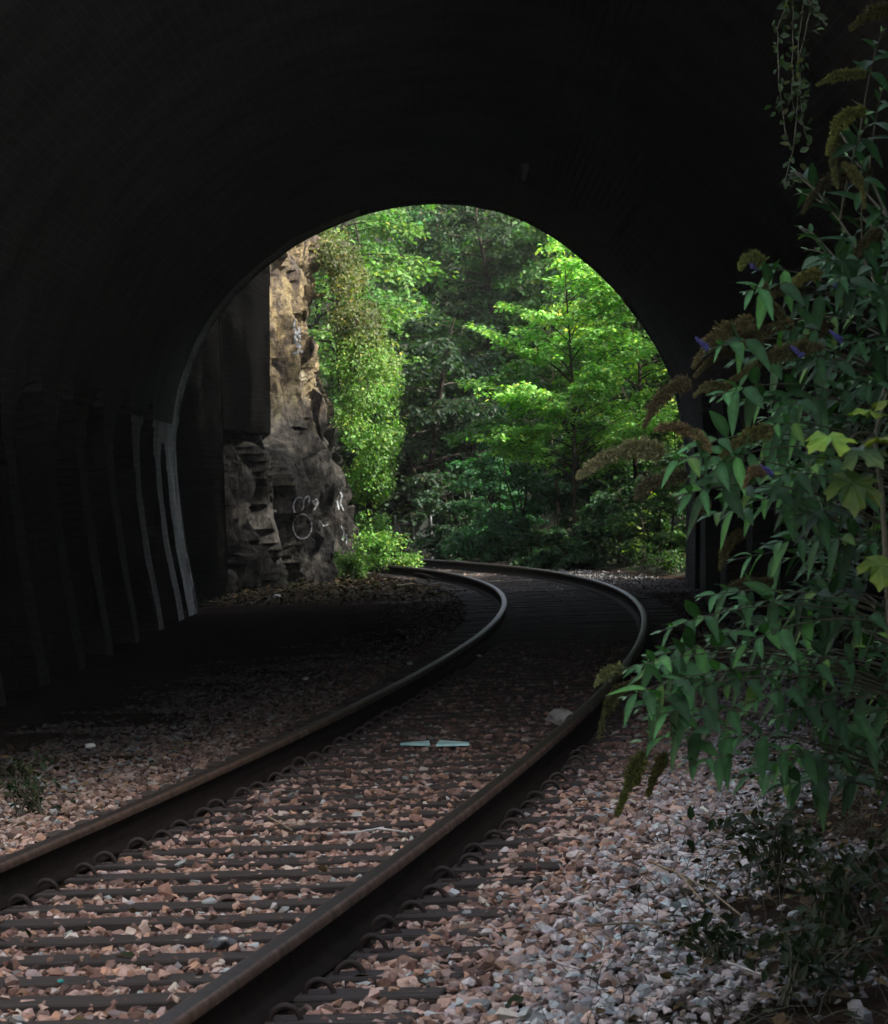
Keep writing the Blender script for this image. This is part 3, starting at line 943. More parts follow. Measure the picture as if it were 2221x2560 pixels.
def grow_tree(name, label, base, height, radius, n_limbs, n_leaves, leaf, col, seed, group=None, trunk_r=.09, crown_from=.15, lean=(0, 0),
              shape=lambda t: math.sin(math.pi * min(1, .12 + t * .88)) ** .6, layer=.75, twig=.55, stems=1, bark=None, yellow=.08, cat='tree', droop=.1, up=.35, wig=.06):
    """trunk with limbs, twigs in layered sprays and leaves set along the twigs"""
    rr = random.Random(seed)
    base = Vector(base)
    t = thing(name, label, cat, base, group)
    wood = Tubes()
    pos, ax, nr = [], [], []
    twigs = []
    for sidx in range(stems):
        b0 = base + Vector((rr.uniform(-.15, .15), rr.uniform(-.15, .15), 0)) * (stems > 1)
        hh = height * (1 if sidx == 0 else rr.uniform(.65, .95))
        ln = Vector((lean[0], lean[1], 0)) + (Vector((rr.uniform(-.22, .22), rr.uniform(-.22, .22), 0)) * hh if stems > 1 else Vector((0, 0, 0)))
        tp = []
        K = 14
        for i in range(K):
            a = i / (K - 1)
            tp.append(b0 + Vector((0, 0, hh * a)) + ln * a ** 1.5 + Vector((wig * hh * noise.noise((seed + sidx, a * 3, 0)), wig * hh * noise.noise((seed + 9 + sidx, a * 3, 4)), 0)) * a)
        wood.add(tp, [max(.006, trunk_r * (1 - .9 * i / (K - 1))) for i in range(K)], 8)
        for l in range(n_limbs // stems):
            a = crown_from + (1 - crown_from) * ((l + rr.random()) / (n_limbs // stems))
            a = min(a, .99)
            j = a * (K - 1); j0 = int(j); p0 = tp[j0].lerp(tp[min(j0 + 1, K - 1)], j - j0)
            az = rr.uniform(0, 2 * math.pi)
            rl = radius * shape((a - crown_from) / (1 - crown_from)) * rr.uniform(.6, 1.1)
            dirh = Vector((math.cos(az), math.sin(az), 0))
            rise = up * rl * rr.uniform(.5, 1.4)
            mid = p0 + dirh * rl * .5 + Vector((0, 0, rise * .8))
            end = p0 + dirh * rl + Vector((0, 0, rise - droop * rl))
            lp = bez(p0, mid, end, 7)
            r0 = max(.006, trunk_r * (1 - .9 * a) * .5)
            wood.add(lp, [r0 * (1 - .85 * i / 6) + .002 for i in range(7)], 5)
            nt_ = max(4, int(rl * 8))
            for k in range(nt_):
                b = .25 + .75 * (k + rr.random()) / nt_
                jj = b * 6; q = lp[int(min(jj, 5))].lerp(lp[int(min(jj, 5)) + 1], min(1, jj - int(min(jj, 5))))
                sgn = 1 if k % 2 else -1
                dd = (lp[-1] - lp[-3]).normalized()
                sd = dd.cross(Vector((0, 0, 1))).normalized() * sgn
                tl = twig * rl * rr.uniform(.35, 1.0) * (1.15 - b * .6)
                dv = (dd * rr.uniform(.4, 1) + sd * rr.uniform(.5, 1) + Vector((0, 0, rr.uniform(-.35, .35) * (1.1 - layer)))).normalized()
                e = q + dv * tl + Vector((0, 0, -droop * tl * rr.uniform(.3, 1.4)))
                m = q + dv * tl * .5 + Vector((0, 0, .06 * tl))
                wood.add([q, m, e], [r0 * .3 + .002, r0 * .2 + .0015, .0012], 3)
                twigs.append((q, m, e))
            twigs.append((lp[3], lp[5], lp[6]))
    lens = np.array([(e - q).length for q, m, e in twigs]) + .03
    pick = NR.choice(len(twigs), n_leaves, p=lens / lens.sum())
    Q = np.array([q[:] for q, m, e in twigs]); Mm = np.array([m[:] for q, m, e in twigs]); E = np.array([e[:] for q, m, e in twigs])
    a = NR.rand(n_leaves)[:, None] ** .8
    p = Q[pick] * (1 - a) ** 2 + 2 * a * (1 - a) * Mm[pick] + E[pick] * a * a
    d = unit(E[pick] - Q[pick])
    sd = np.cross(d, np.array([0, 0, 1.0])) * np.where(NR.rand(n_leaves) < .5, 1, -1)[:, None]
    ax = unit(d * .5 + sd * .9 + NR.normal(0, .3, (n_leaves, 3)) + np.array([0, 0, -.25]))
    p = p + NR.normal(0, leaf * .35, (n_leaves, 3))
    nn = unit(np.array([0, 0, 1.0]) * (layer + .3) + NR.normal(0, .42, (n_leaves, 3)))
    ln = leaf * NR.uniform(.6, 1.2, n_leaves)
    wood.build('trunk', bark or M['bark'], t)
    leaves('crown', p, ax, nn, ln, ln * NR.uniform(.5, .7, n_leaves), leaf_cols(n_leaves, col, .28, yellow), M['leaf'], t)
    return t

def gz(x, y): return float(ground_z(np.array([float(x)]), np.array([float(y)]))[0])

BR = (0.22, 0.42, 0.11); MG = (0.06, 0.15, 0.035); DG = (0.022, 0.05, 0.02); YG = (0.17, 0.25, 0.04); BG = (0.03, 0.10, 0.04)
def tree_at(u, Y, ztop_v, **k):
    """base under photo column u at depth Y, reaching up to photo row ztop_v"""
    q = P(u, 1120, Y); z0 = gz(q.x, Y)
    top = P(u, ztop_v, Y).z
    return grow_tree(base=(q.x, Y, z0 - .05), height=top - z0, **k)

# the bright young tree right of centre, its understorey and the woods behind
tree_at(1165, 76, 470, name='sycamore_tree', label='bright green young tree with layered leafy sprays right of the track curve', radius=2.0, n_limbs=70, n_leaves=20000, leaf=.105,
        col=BR, seed=4, trunk_r=.05, crown_from=.22, shape=lambda t: (1 - t) ** .5 * .9 + .15, droop=.05, up=.5, layer=.8, yellow=.15)
tree_at(1128, 78, 640, name='sycamore_tree', label='slender pale stemmed tree just left of the bright young tree', radius=1.7, n_limbs=34, n_leaves=6500, leaf=.11,
        col=MG, seed=14, trunk_r=.045, crown_from=.38, shape=lambda t: (1 - t) ** .5 + .1, droop=.2, up=.3, bark=M['dry'])
tree_at(1290, 78, 420, name='sycamore_tree', label='tall yellow green tree close to the right edge of the tunnel mouth', radius=1.9, n_limbs=50, n_leaves=11000, leaf=.11,
        col=(.20, .36, .075), seed=24, trunk_r=.06, crown_from=.3, shape=lambda t: .75 + .3 * math.sin(t * 3), droop=.15, up=.3, yellow=.3)
bgs = [
    (700, 92, 330, 2.2, (.065, .125, .03), 'leafy mid green tree rising directly behind the top of the rock cliff'),
    (800, 99, 300, 2.4, (.05, .12, .03), 'tall forked dark stemmed tree under the crown of the tunnel arch'),
    (905, 104, 260, 2.4, (.035, .10, .035), 'blue green tree under the middle of the tunnel arch'),
    (1000, 100, 330, 2.0, (.02, .042, .016), 'dark open tree left of the bright young tree'),
    (860, 90, 640, 2.0, (.012, .026, .012), 'very dark dense evergreen in the middle of the tunnel mouth'),
    (960, 92, 720, 1.8, (.013, .03, .014), 'dark shaded evergreen standing over the far end of the rails'),
    (1120, 102, 300, 2.4, (.05, .09, .03), 'tall tree behind the top of the bright young tree'),
    (1230, 98, 330, 2.2, (.045, .10, .03), 'tree on the bank behind the right part of the arch'),
    (1350, 90, 380, 2.2, (.05, .11, .03), 'tree half hidden behind the right side of the tunnel mouth'),
    (760, 108, 280, 2.6, (.05, .09, .03), 'distant tree filling the gap over the rock cliff'),
    (640, 101, 300, 2.4, (.055, .11, .03), 'tree on the cliff top at the upper left of the arch'),
]
for i, (u, Y, vt, rad, col, lab) in enumerate(bgs):
    tree_at(u, Y, vt, name='woodland_tree', label=lab, radius=rad, n_limbs=60, n_leaves=15000, leaf=.15, col=tuple(1.45 * q for q in col), seed=40 + i, group='trees of the wood beyond the tunnel',
            trunk_r=.13, crown_from=.08, shape=lambda t: .75 + .3 * math.sin(t * 3.1), droop=.25, up=.25, layer=.4, stems=1 + (i % 3 == 1))
# shrubs along the right of the curve
shs = [
    (1230, 88, 800, 1.6, (.04, .11, .03), 'shrub high on the bank behind the bright young tree'),
    (1320, 84, 760, 1.6, (.045, .11, .03), 'shrub on the bank above the small seedling'),
    (1110, 92, 820, 1.6, (.03, .08, .03), 'shaded shrub on the bank behind the slender tree'),
    (1040, 96, 860, 1.6, (.02, .05, .02), 'dark shrub at the back of the bend'),
    (1000, 84, 880, 1.5, BG, 'low dim shrub with drooping sprays over the far rails'),
    (1060, 80, 820, 1.6, BG, 'layered blue green shrub under the slender pale tree'),
    (1180, 78, 900, 1.5, (.028, .07, .03), 'dense dark green shrub under the bright young tree'),
    (1260, 73, 980, 1.3, (.03, .07, .03), 'dark shrub behind the long arching seed head'),
    (1340, 72, 900, 1.2, (.05, .11, .03), 'mid green shrub by the right foot of the tunnel mouth'),
    (930, 86, 960, 1.2, (.022, .05, .025), 'dark shrub just right of the far wire fence'),
    (1150, 74, 1050, 1.0, (.03, .07, .03), 'low dark bush at the ballast edge outside the curve'),
    (1390, 78, 700, 1.6, (.05, .11, .03), 'tall shrub at the far right of the tunnel mouth'),
]
for i, (u, Y, vt, rad, col, lab) in enumerate(shs):
    tree_at(u, Y, vt, name='woodland_shrub', label=lab, radius=rad, n_limbs=44, n_leaves=8500, leaf=.095, col=col, seed=70 + i, group='shrubs beside the track beyond the tunnel',
            trunk_r=.03, crown_from=.03, shape=lambda t: .9 - .5 * t, droop=.25, up=.35, layer=.75, stems=3, cat='shrub')
tree_at(1300, 66, 1000, name='seedling', label='small yellow green seedling lit against the dark by the tunnel mouth', radius=.32, n_limbs=10, n_leaves=70, leaf=.085, col=YG, seed=90,
        trunk_r=.01, crown_from=.3, cat='seedling', shape=lambda t: 1.0)

# ------------------------------------------------------------------ off to the right: unseen trees added to shade the foot of the curve
for i, (x, y, h) in enumerate([(6.8, 69, 10.5), (7.2, 65, 11.5), (7.0, 61, 11.5), (7.6, 74, 7.5), (8.0, 79, 7.0), (7.8, 57, 11)]):
    z0 = gz(x, y)
    grow_tree('woodland_tree', ['tall broad tree up the bank outside the tunnel mouth', 'tall broad tree behind the tunnel mouth on the right bank', 'broad tree close beside the far tunnel mouth',
                               'lower broad tree on the bank behind the bend', 'lowest broad tree on the bank past the bend', 'tall tree standing over the far tunnel mouth'][i],
              (x, y, z0), h - z0, 2.6, 60, 9000, .2, MG, 120 + i, 'trees up the right bank', trunk_r=.15, crown_from=.1, layer=.4, shape=lambda t: .9)

for i, (x, y, h, rd, lab) in enumerate([(6.5, 54.5, 9.0, 2.8, 'tree on the hill over the far tunnel mouth'), (9.0, 58.5, 9.5, 2.8, 'tree beside the far tunnel portal'), (6.6, 60.0, 14.5, 3.0, 'tallest tree just outside the far tunnel mouth'), (3.6, 52.5, 8.0, 2.4, 'smaller tree over the crown of the far tunnel mouth')]):  # unseen trees added to keep sun off the near-black wall
    z0 = 6.0 if y > 50 and y < 56 else gz(x, y)
    grow_tree('woodland_tree', lab, (x, y, z0), h, rd, 60, 9000, .2, MG, 140 + i, 'trees over the cutting and the tunnel', trunk_r=.15, crown_from=.08, layer=.4, shape=lambda t: .95)
grow_tree('overhanging_tree', 'tree leaning out over the foreground shrub from the right wall', (3.7, 11.0, -.2), 5.6, 2.3, 60, 14000, .19, MG, 160, None, trunk_r=.11, crown_from=.58, layer=.6, lean=(-1.3, 0), shape=lambda t: 1 - .4 * t)  # out-of-frame crown added to darken the shrub and right verge

# ------------------------------------------------------------------ ivy over the corner of the cliff
def ivy():
    t = thing('ivy_thicket', 'sunlit ivy and bramble thicket hanging over the corner of the rock cliff', 'ivy', (-2.0, 76, -.2))
    wood = Tubes(); pos = []; nrm = []; cf = []
    prof = [(500, 640, 700), (560, 665, 722), (620, 680, 745), (700, 690, 775), (780, 690, 788), (860, 700, 790), (930, 712, 778), (1000, 728, 765), (1050, 735, 790), (1100, 740, 800), (1140, 735, 800)]
    rr = random.Random(5)
    for _ in range(560):
        v = rr.uniform(470, 1140)
        ul = np.interp(v, [p[0] for p in prof], [p[1] for p in prof]); ur = np.interp(v, [p[0] for p in prof], [p[2] for p in prof])
        u = rr.uniform(ul + 10, ur + 8 * noise.noise((v * .03, 0, 0)) - 2)
        Y = rr.uniform(75.5, 80.5)
        c = P(u, v, Y)
        if noise.noise((u * .022, v * .016, 3)) < -.12: continue
        r = rr.uniform(.08, .42)
        n = int(80 * (r / .25) ** 2)
        hf = float(np.interp(v, [640, 800], [0, 1]))
        cf.append(np.tile((np.array((1.0, .62, .9)) * .62 * (1 - hf) + hf) * rr.uniform(.35, 1.3) * np.array((rr.uniform(.85, 1.15), 1, rr.uniform(.8, 1.2))), (n, 1)))
        q = unit(NR.normal(size=(n, 3))) * (NR.rand(n, 1) ** .35) * r * np.array([1, 1.3, .8])
        pos.append(np.array(c) + q); nrm.append(q)
    p = np.concatenate(pos); n = len(p)
    for k in range(26):
        v = rr.uniform(500, 1000); u = np.interp(v, [q[0] for q in prof], [(q[1] + q[2]) / 2 for q in prof])
        a = P(u, v, 78.4); b = P(u + rr.uniform(-10, 14), v + rr.uniform(80, 200), 78.0)
        wood.add(bez(a, a.lerp(b, .5) + Vector((rr.uniform(-.2, .2), -.3, 0)), b, 6), [.016, .014, .012, .01, .008, .006], 5)
    wood.build('stem', M['bark'], t)
    nn = unit(np.concatenate(nrm) * 1.5 + np.array([.3, -.2, .6]) + NR.normal(0, .25, (n, 3)))
    ax = unit(NR.normal(size=(n, 3)) + np.array([0, 0, -.6]))
    ln = NR.uniform(.045, .09, n)
    leaves('foliage', p, ax, nn, ln, ln * .7, leaf_cols(n, (.11, .22, .045), .35, .1) * np.concatenate(cf), M['leaf'], t)
ivy()

def low_plant(name, label, base, r, h, n_stem, n_leaf, leaf, col, seed, cat='plant', group=None, trans='leaf', yellow=.1):
    rr = random.Random(seed)
    base = Vector(base); t = thing(name, label, cat, base, group)
    w = Tubes(); pts = []
    for k in range(n_stem):
        az = rr.uniform(0, 6.283); rr_ = r * rr.uniform(.2, 1)
        e = base + Vector((math.cos(az) * rr_, math.sin(az) * rr_, h * rr.uniform(.5, 1)))
        pl = bez(base + Vector((rr.uniform(-.4, .4) * r, rr.uniform(-.4, .4) * r, 0)), base + Vector((math.cos(az) * rr_ * .4, math.sin(az) * rr_ * .4, h)), e, 6)
        w.add(pl, [.005, .0045, .004, .003, .002, .001], 4)
        pts += pl[1:]
    w.build('stem', M['green_stem'], t)
    idx = NR.randint(0, len(pts), n_leaf)
    p = np.array([q[:] for q in pts])[idx] + NR.normal(0, leaf * .8, (n_leaf, 3))
    p[:, 2] = np.maximum(p[:, 2], base.z + .01)
    ln = leaf * NR.uniform(.6, 1.3, n_leaf)
    leaves('foliage', p, unit(NR.normal(size=(n_leaf, 3)) + [0, 0, -.1]), unit(NR.normal(0, .5, (n_leaf, 3)) + [0, -.2, 1]), ln, ln * .55,
           leaf_cols(n_leaf, col, .3, yellow), M[trans], t)
    return t
for i, (u, v, r, h, n, col, lab) in enumerate([
        (770, 1162, .5, .85, 1900, (.13, .27, .06), 'bright leafy nettles at the foot of the cliff where the rails vanish'),
        (722, 1172, .6, .5, 1200, (.07, .15, .03), 'low green weeds at the corner of the cliff foot'),
        (822, 1158, .35, .35, 700, (.14, .25, .06), 'small yellow green weeds touching the inner rail'),
        (680, 1165, .4, .22, 260, (.06, .10, .03), 'sparse weeds under the painted ring on the rock'),
        (560, 1188, .5, .12, 160, (.05, .07, .03), 'thin weeds at the left foot of the cliff')]):
    q = PG(u, v, -.2)
    low_plant('weed_clump', lab, (q.x, q.y, -.21), r, h, 26, n, .07, col, 200 + i, 'weeds')
for i, (u, v, r, h, n, lab) in enumerate([
        (1120, 1133, .8, .5, 800, 'undergrowth at the ballast edge below the slender tree'), (1200, 1146, .8, .45, 800, 'undergrowth on the outside of the bend'),
        (1290, 1150, .8, .45, 800, 'undergrowth between the bend and the tunnel mouth'), (1350, 1162, .6, .35, 500, 'undergrowth at the right foot of the tunnel mouth'),
        (1240, 1125, 1.0, .6, 900, 'taller undergrowth up the bank outside the bend')]):
    q = PG(u, v, -.2); q.z = gz(q.x, q.y)
    low_plant('undergrowth_clump', lab, q, r, h, 30, n, .075, (.05, .10, .03), 220 + i, 'weeds', 'undergrowth clumps outside the bend')

# stump with a stick, wire fence beyond the rails
def stump():
    q = P(800, 1108, 77.5)
    t = thing('tree_stump', 'dark rounded stump in the weeds at the vanishing end of the rails', 'stump', (q.x, q.y, -.2))
    w = Tubes()
    w.add([(q.x, q.y, -.22), (q.x + .02, q.y, 0.0), (q.x, q.y, .22), (q.x - .02, q.y, .36), (q.x - .02, q.y, .40)], [.17, .13, .15, .11, .02], 12)
    w.build('trunk', M['bark'], t)
    a = P(742, 1098, 76.8); b = P(792, 1077, 77.0)
    s_ = Tubes(); s_.add(bez(a, a.lerp(b, .5) + Vector((0, 0, -.03)), b, 6), [.02, .018, .016, .014, .012, .008], 6)
    tag(s_.build('stick', M['bark']), 'dark stick poking out of the bright weeds by the stump', 'stick')
stump()
def fence():
    t = thing('wire_fence', 'faint grey wire mesh fence in the shadow beyond the far rails', 'fence', P(900, 1115, 88))
    q0, q1 = P(800, 1120, 89), P(945, 1120, 87.5)
    w = Tubes(); z0 = min(gz(q0.x, 89), gz(q1.x, 87)) - .1; H = 1.05
    n = 46
    for i in range(n):
        a = q0.lerp(q1, i / (n - 1))
        for sg in (-1, 1):
            b = q0.lerp(q1, min(1, max(0, i / (n - 1) + sg * .35)))
            w.add([(a.x, a.y, z0), (b.x, b.y, z0 + H)], .0035, 3)
    w.build('mesh_panel', M['galv'], t)
    for k in range(5):
        a = q0.lerp(q1, k / 4)
        p = Tubes(); p.add([(a.x, a.y, z0 - .1), (a.x, a.y, z0 + H + .08)], .025, 8); p.build('post', M['galv'], t)
fence()

# ------------------------------------------------------------------ the foreground shrub (Y about 10 m)
def lance_leaves(name, items, mat, parent, detail=7):
    """large lanceolate leaves: items = (base, axis, normal, length, width, droop, colour)"""
    V, Fc, Cc = [], [], []
    k0 = 0
    for (b, ax, nr, L, W, dr, col) in items:
        ax = ax.normalized(); sd = ax.cross(nr)
        if sd.length < 1e-4: sd = ax.cross(Vector((1, 0, 0)))
        sd.normalize(); up = sd.cross(ax).normalized()
        tw = R.uniform(-.25, .25)
        for i in range(detail):
            t = i / (detail - 1)
            w = W * .5 * (math.sin(math.pi * min(1, t ** .72)) ** .85 if 0 < t < 1 else .02)
            if 0 < i < detail - 1: w *= (1 + R.uniform(-.07, .07))
            c = b + ax * (L * t) - Vector((0, 0, 1)) * dr * L * t * t + up * (.02 * L * math.sin(t * 5))
            s2 = (sd * math.cos(tw * t) + up * math.sin(tw * t))
            V += [tuple(c + s2 * w + up * w * .28), tuple(c), tuple(c - s2 * w + up * w * .28)]
            cc = np.array(col)
            Cc += [cc, cc * 1.6, cc]
        for i in range(detail - 1):
            a = k0 + i * 3
            Fc += [(a, a + 1, a + 4, a + 3), (a + 1, a + 2, a + 5, a + 4)]
        k0 += detail * 3
    return mesh_np(name, V, np.array(Fc), mat, parent, col=np.array(Cc), smooth=True)

def lobed_leaf(V, Fc, Cc, c, ax, nr, size, col):
    """palmate five-lobed leaf"""
    ax = ax.normalized(); sd = ax.cross(nr).normalized(); up = sd.cross(ax).normalized()
    out = [(0, .0), (.10, .16), (-.05, .36), (.12, .34), (.16, .48), (.26, .36), (.34, .34), (.44, .54), (.56, .48), (.70, .50), (.62, .34), (.56, .22), (.70, .20), (.80, .22), (.88, .10), (1.0, 0)]
    pts = out + [(a, -b) for a, b in out[-2:0:-1]]
    k = len(V)
    mid = c + ax * size * .42 - up * size * .04
    V.append(tuple(mid)); Cc.append(np.array(col) * 1.15)
    for a, b in pts:
        rd = math.hypot(a - .42, b)
        V.append(tuple(c + ax * size * a + sd * size * b - Vector((0, 0, 1)) * size * .32 * rd * rd * 2 + up * size * .05 * math.sin(b * 14 + a * 9)))
        e = np.array(col)
        if rd > .38: e = e * np.array((1.5, 1.15, .8))
        Cc.append(e)
    n = len(pts)
    for i in range(n):
        Fc.append((k, k + 1 + i, k + 1 + (i + 1) % n))

def seed_head(pts3, r, parent, col, seed):
    """a fuzzy tapering spike of seed capsules along a curve"""
    rr = np.random.RandomState(seed)
    pl = bez(*pts3, 16)
    L = sum((b - a).length for a, b in zip(pl[:-1], pl[1:]))
    n = int(L / .0011 * 9)
    t = rr.rand(n)
    A = np.array([p[:] for p in pl]); j = t * 15; j0 = np.minimum(j.astype(int), 14); fr = (j - j0)[:, None]
    c = A[j0] * (1 - fr) + A[j0 + 1] * fr
    d = unit(A[j0 + 1] - A[j0])
    q = rr.normal(size=(n, 3)); q = unit(q - d * (q * d).sum(1, keepdims=True))
    rad = 1.15 * r * (1 - .72 * t ** 1.6) * (.75 + .25 * np.sin(t * 3.1)) * (1 + .22 * np.sin(t * 9 + seed) + .16 * np.sin(t * 23 + seed * 2)) * rr.uniform(.6, 1.25, n)
    p0 = c + q * (rad * rr.uniform(.15, .7, n))[:, None]
    ax = unit(q * .9 + d * .6 + rr.normal(0, .3, (n, 3)))
    ln = rad * rr.uniform(.35, .8, n) + .002
    sd = unit(np.cross(ax, rr.normal(size=(n, 3)))); up = np.cross(ax, sd)
    w = (.0012 + .0012 * rr.rand(n))[:, None]
    tip = p0 + ax * ln[:, None]; m = p0 + ax * (ln * .6)[:, None]
    V = np.stack([p0, m + sd * w, m - sd * .5 * w + up * .87 * w, m - sd * .5 * w - up * .87 * w, tip], 1)
    f = (np.array([[0, 2, 1], [0, 3, 2], [0, 1, 3], [4, 1, 2], [4, 2, 3], [4, 3, 1]])[None] + (np.arange(n) * 5)[:, None, None]).reshape(-1, 3)
    col = np.array(col) * (np.array((.62, .72, .55)) if col[2] < .2 else 1)
    cc = np.array(col)[None] * rr.uniform(.4, 1.6, (n, 1)) * rr.uniform(.9, 1.1, (n, 3))
    cc = np.repeat(cc, 5, 0)
    # woody core
    w_ = Tubes(); w_.add(pl, [r * .35 * (1 - .8 * i / 15) + .001 for i in range(16)], 6)
    k = len(V) * 5
    Vc = np.concatenate([V.reshape(-1, 3), np.array(w_.v)])
    cc = np.concatenate([cc, np.tile(np.array(col) * .6, (len(w_.v), 1))])
    return mesh_np('seed_head', Vc, [f, np.array(w_.f) + k], M['seed'], parent, col=cc)

def butterfly_bush():
    base = Vector((1.55, 10.6, -.2))
    t = thing('butterfly_bush', 'large dark green shrub with lance shaped leaves and drooping brown seed heads', 'shrub', base)
    rr = random.Random(31)
    # ends of the leafy shoots: (u, v, depth, size)
    ends = [(1262, 1350, 9.9), (1258, 1408, 9.8), (1285, 1430, 9.8), (1290, 1495, 9.8), (1312, 1325, 10.0), (1320, 1440, 9.8), (1375, 1545, 9.9), (1345, 930, 9.9), (1372, 1000, 9.9), (1530, 545, 10.6), (1500, 590, 10.4), (1610, 600, 10.6), (1560, 660, 10.5), (1700, 590, 10.8), (1430, 705, 10.3), (1480, 730, 10.5), (1620, 720, 10.4),
            (1700, 690, 10.6), (1760, 640, 10.9), (1440, 800, 10.2), (1500, 810, 10.4), (1560, 830, 10.3), (1640, 790, 10.5), (1720, 770, 10.8), (1390, 905, 10.0),
            (1440, 940, 10.0), (1500, 900, 10.3), (1545, 860, 10.2), (1560, 960, 10.0), (1620, 950, 10.2), (1400, 965, 10.1), (1460, 990, 10.2), (1520, 1010, 10.3),
            (1600, 1040, 10.3), (1670, 1000, 10.5), (1420, 1040, 10.3), (1540, 1100, 10.6), (1480, 1130, 10.8), (1410, 1205, 10.4), (1330, 1275, 10.1), (1370, 1320, 10.2),
            (1460, 1230, 10.3), (1480, 1310, 10.1), (1430, 1290, 10.3), (1540, 1260, 10.5), (1290, 1355, 10.0), (1340, 1395, 9.9), (1390, 1370, 10.0), (1440, 1390, 10.1),
            (1500, 1420, 10.1), (1550, 1350, 10.2), (1620, 1330, 10.3), (1560, 1450, 10.1), (1350, 1480, 9.9), (1400, 1460, 10.0), (1460, 1490, 10.0), (1520, 1520, 10.1),
            (1600, 1420, 10.2), (1650, 1470, 10.2), (1590, 1520, 10.2), (1700, 1380, 10.5), (1700, 1500, 10.3), (1750, 1440, 10.4), (1760, 1330, 10.5), (1560, 1590, 10.2),
            (1480, 1570, 10.2), (1640, 1570, 10.3), (1750, 250, 11.0), (1780, 180, 11.2), (1740, 330, 11.0), (1770, 420, 11.1), (1700, 470, 10.9), (1760, 510, 11.0), (1660, 530, 10.8),
            (1780, 60, 11.3), (1650, 860, 10.8), (1720, 880, 11.0), (1640, 1150, 10.9), (1720, 1120, 11.0), (1600, 1200, 10.8), (1680, 1250, 10.8), (1780, 1250, 11.0)]
    for _ in range(120):
        v = rr.uniform(520, 1580); ul = np.interp(v, [560, 700, 900, 1100, 1200, 1400, 1560], [1640, 1500, 1440, 1520, 1480, 1420, 1500])
        ends.append((rr.uniform(ul + 20, 1840), v, rr.uniform(10.4, 11.6)))
    for _ in range(75):
        ends.append((rr.uniform(1800, 2150), rr.uniform(350, 1650), rr.uniform(10.2, 12.0)))
    stems = Tubes(); items = []
    mains = []
    for k in range(14):
        u = rr.uniform(1600, 2100); v = rr.uniform(250, 1350); Y = rr.uniform(11.2, 11.8)
        e = P(u, v, Y); ends += [(u, v, Y - .02), (u + 12, v + 45, Y - .05)]
        b = base + Vector((rr.uniform(-.12, .15), rr.uniform(-.15, .15), 0))
        pl = bez(b, Vector((b.x + (e.x - b.x) * .15, (b.y + e.y) / 2, (e.z + .2) * .75)), e, 14)
        stems.add(pl, [.011 * (1 - .75 * i / 13) for i in range(14)], 7)
        mains += [(p, .016 * (1 - .75 * i / 13)) for i, p in enumerate(pl) if i > 2]
    gl = (.020, .056, .020)
    for (u, v, Y) in ends:
        e = P(u, v, Y)
        # parent stem point lower and to the right
        best = min(mains, key=lambda m: (m[0] - e).length + 3 * max(0, m[0].z - e.z + .08))
        p0 = best[0]
        L = (e - p0).length
        pl = bez(p0, p0.lerp(e, .5) + Vector((0, 0, .18 * L)), e, 12)
        stems.add(pl, [max(.0014, .0036 * (1 - .7 * i / 11)) for i in range(12)], 5)
        tip_dir = (pl[-1] - pl[-3]).normalized()
        # opposite leaf pairs, smaller towards the tip
        npair = 5 if L > .35 else 4
        az0 = rr.uniform(0, math.pi)
        for k in range(npair):
            back = .012 + k * .043 * rr.uniform(.85, 1.15)
            acc = 0; q = e; dd = tip_dir
            for i in range(11, 0, -1):
                sl = (pl[i] - pl[i - 1]).length
                if acc + sl >= back:
                    q = pl[i].lerp(pl[i - 1], (back - acc) / sl); dd = (pl[i] - pl[i - 1]).normalized(); break
                acc += sl
            else:
                continue
            a0 = az0 + k * math.pi / 2 + rr.uniform(-.3, .3)
            ref = dd.cross(Vector((0, 0, 1)))
            ref = ref.normalized() if ref.length > .05 else Vector((1, 0, 0))
            r2 = dd.cross(ref)
            sc = [.34, .62, .9, 1.0, 1.0][k]
            for sg in (1, -1):
                out = (ref * math.cos(a0) + r2 * math.sin(a0)) * sg
                open_ = [.35, .7, .95, 1.1, 1.2][k]
                ax = (dd * math.cos(open_) + out * math.sin(open_) + Vector((0, 0, -.07 * k * rr.uniform(.2, 1.6)))).normalized()
                nn = (Vector((0, 0, 1)) + dd * .5 + Vector((rr.uniform(-.3, .3), rr.uniform(-.5, .1), 0))).normalized()
                Ll = .098 * sc * rr.uniform(.7, 1.2)
                f_ = (2.3 if k == 1 else 1.6 if k == 2 else 1.15) if u < 1560 else .8  # left-hand leaves coloured brighter, as if lit from the track side
                c = np.array(gl) * rr.uniform(.5, 1.45) * f_
                if rr.random() < .16 and u < 1560: c = np.array((.05, .14, .035)) * rr.uniform(.8, 1.3)
                elif rr.random() < .05: c = np.array((.07, .14, .03)) * rr.uniform(.8, 1.3)
                if k == 0: c = np.array((.12, .21, .11)) * rr.uniform(.8, 1.2)
                items.append((q, ax, nn, Ll, Ll * (.26 if k == 0 else .34), rr.uniform(.05, .45) * (k > 0), c))
    stems.build('stem', M['green_stem'], t)
    lance_leaves('foliage', items, M['shrub_leaf'], t)
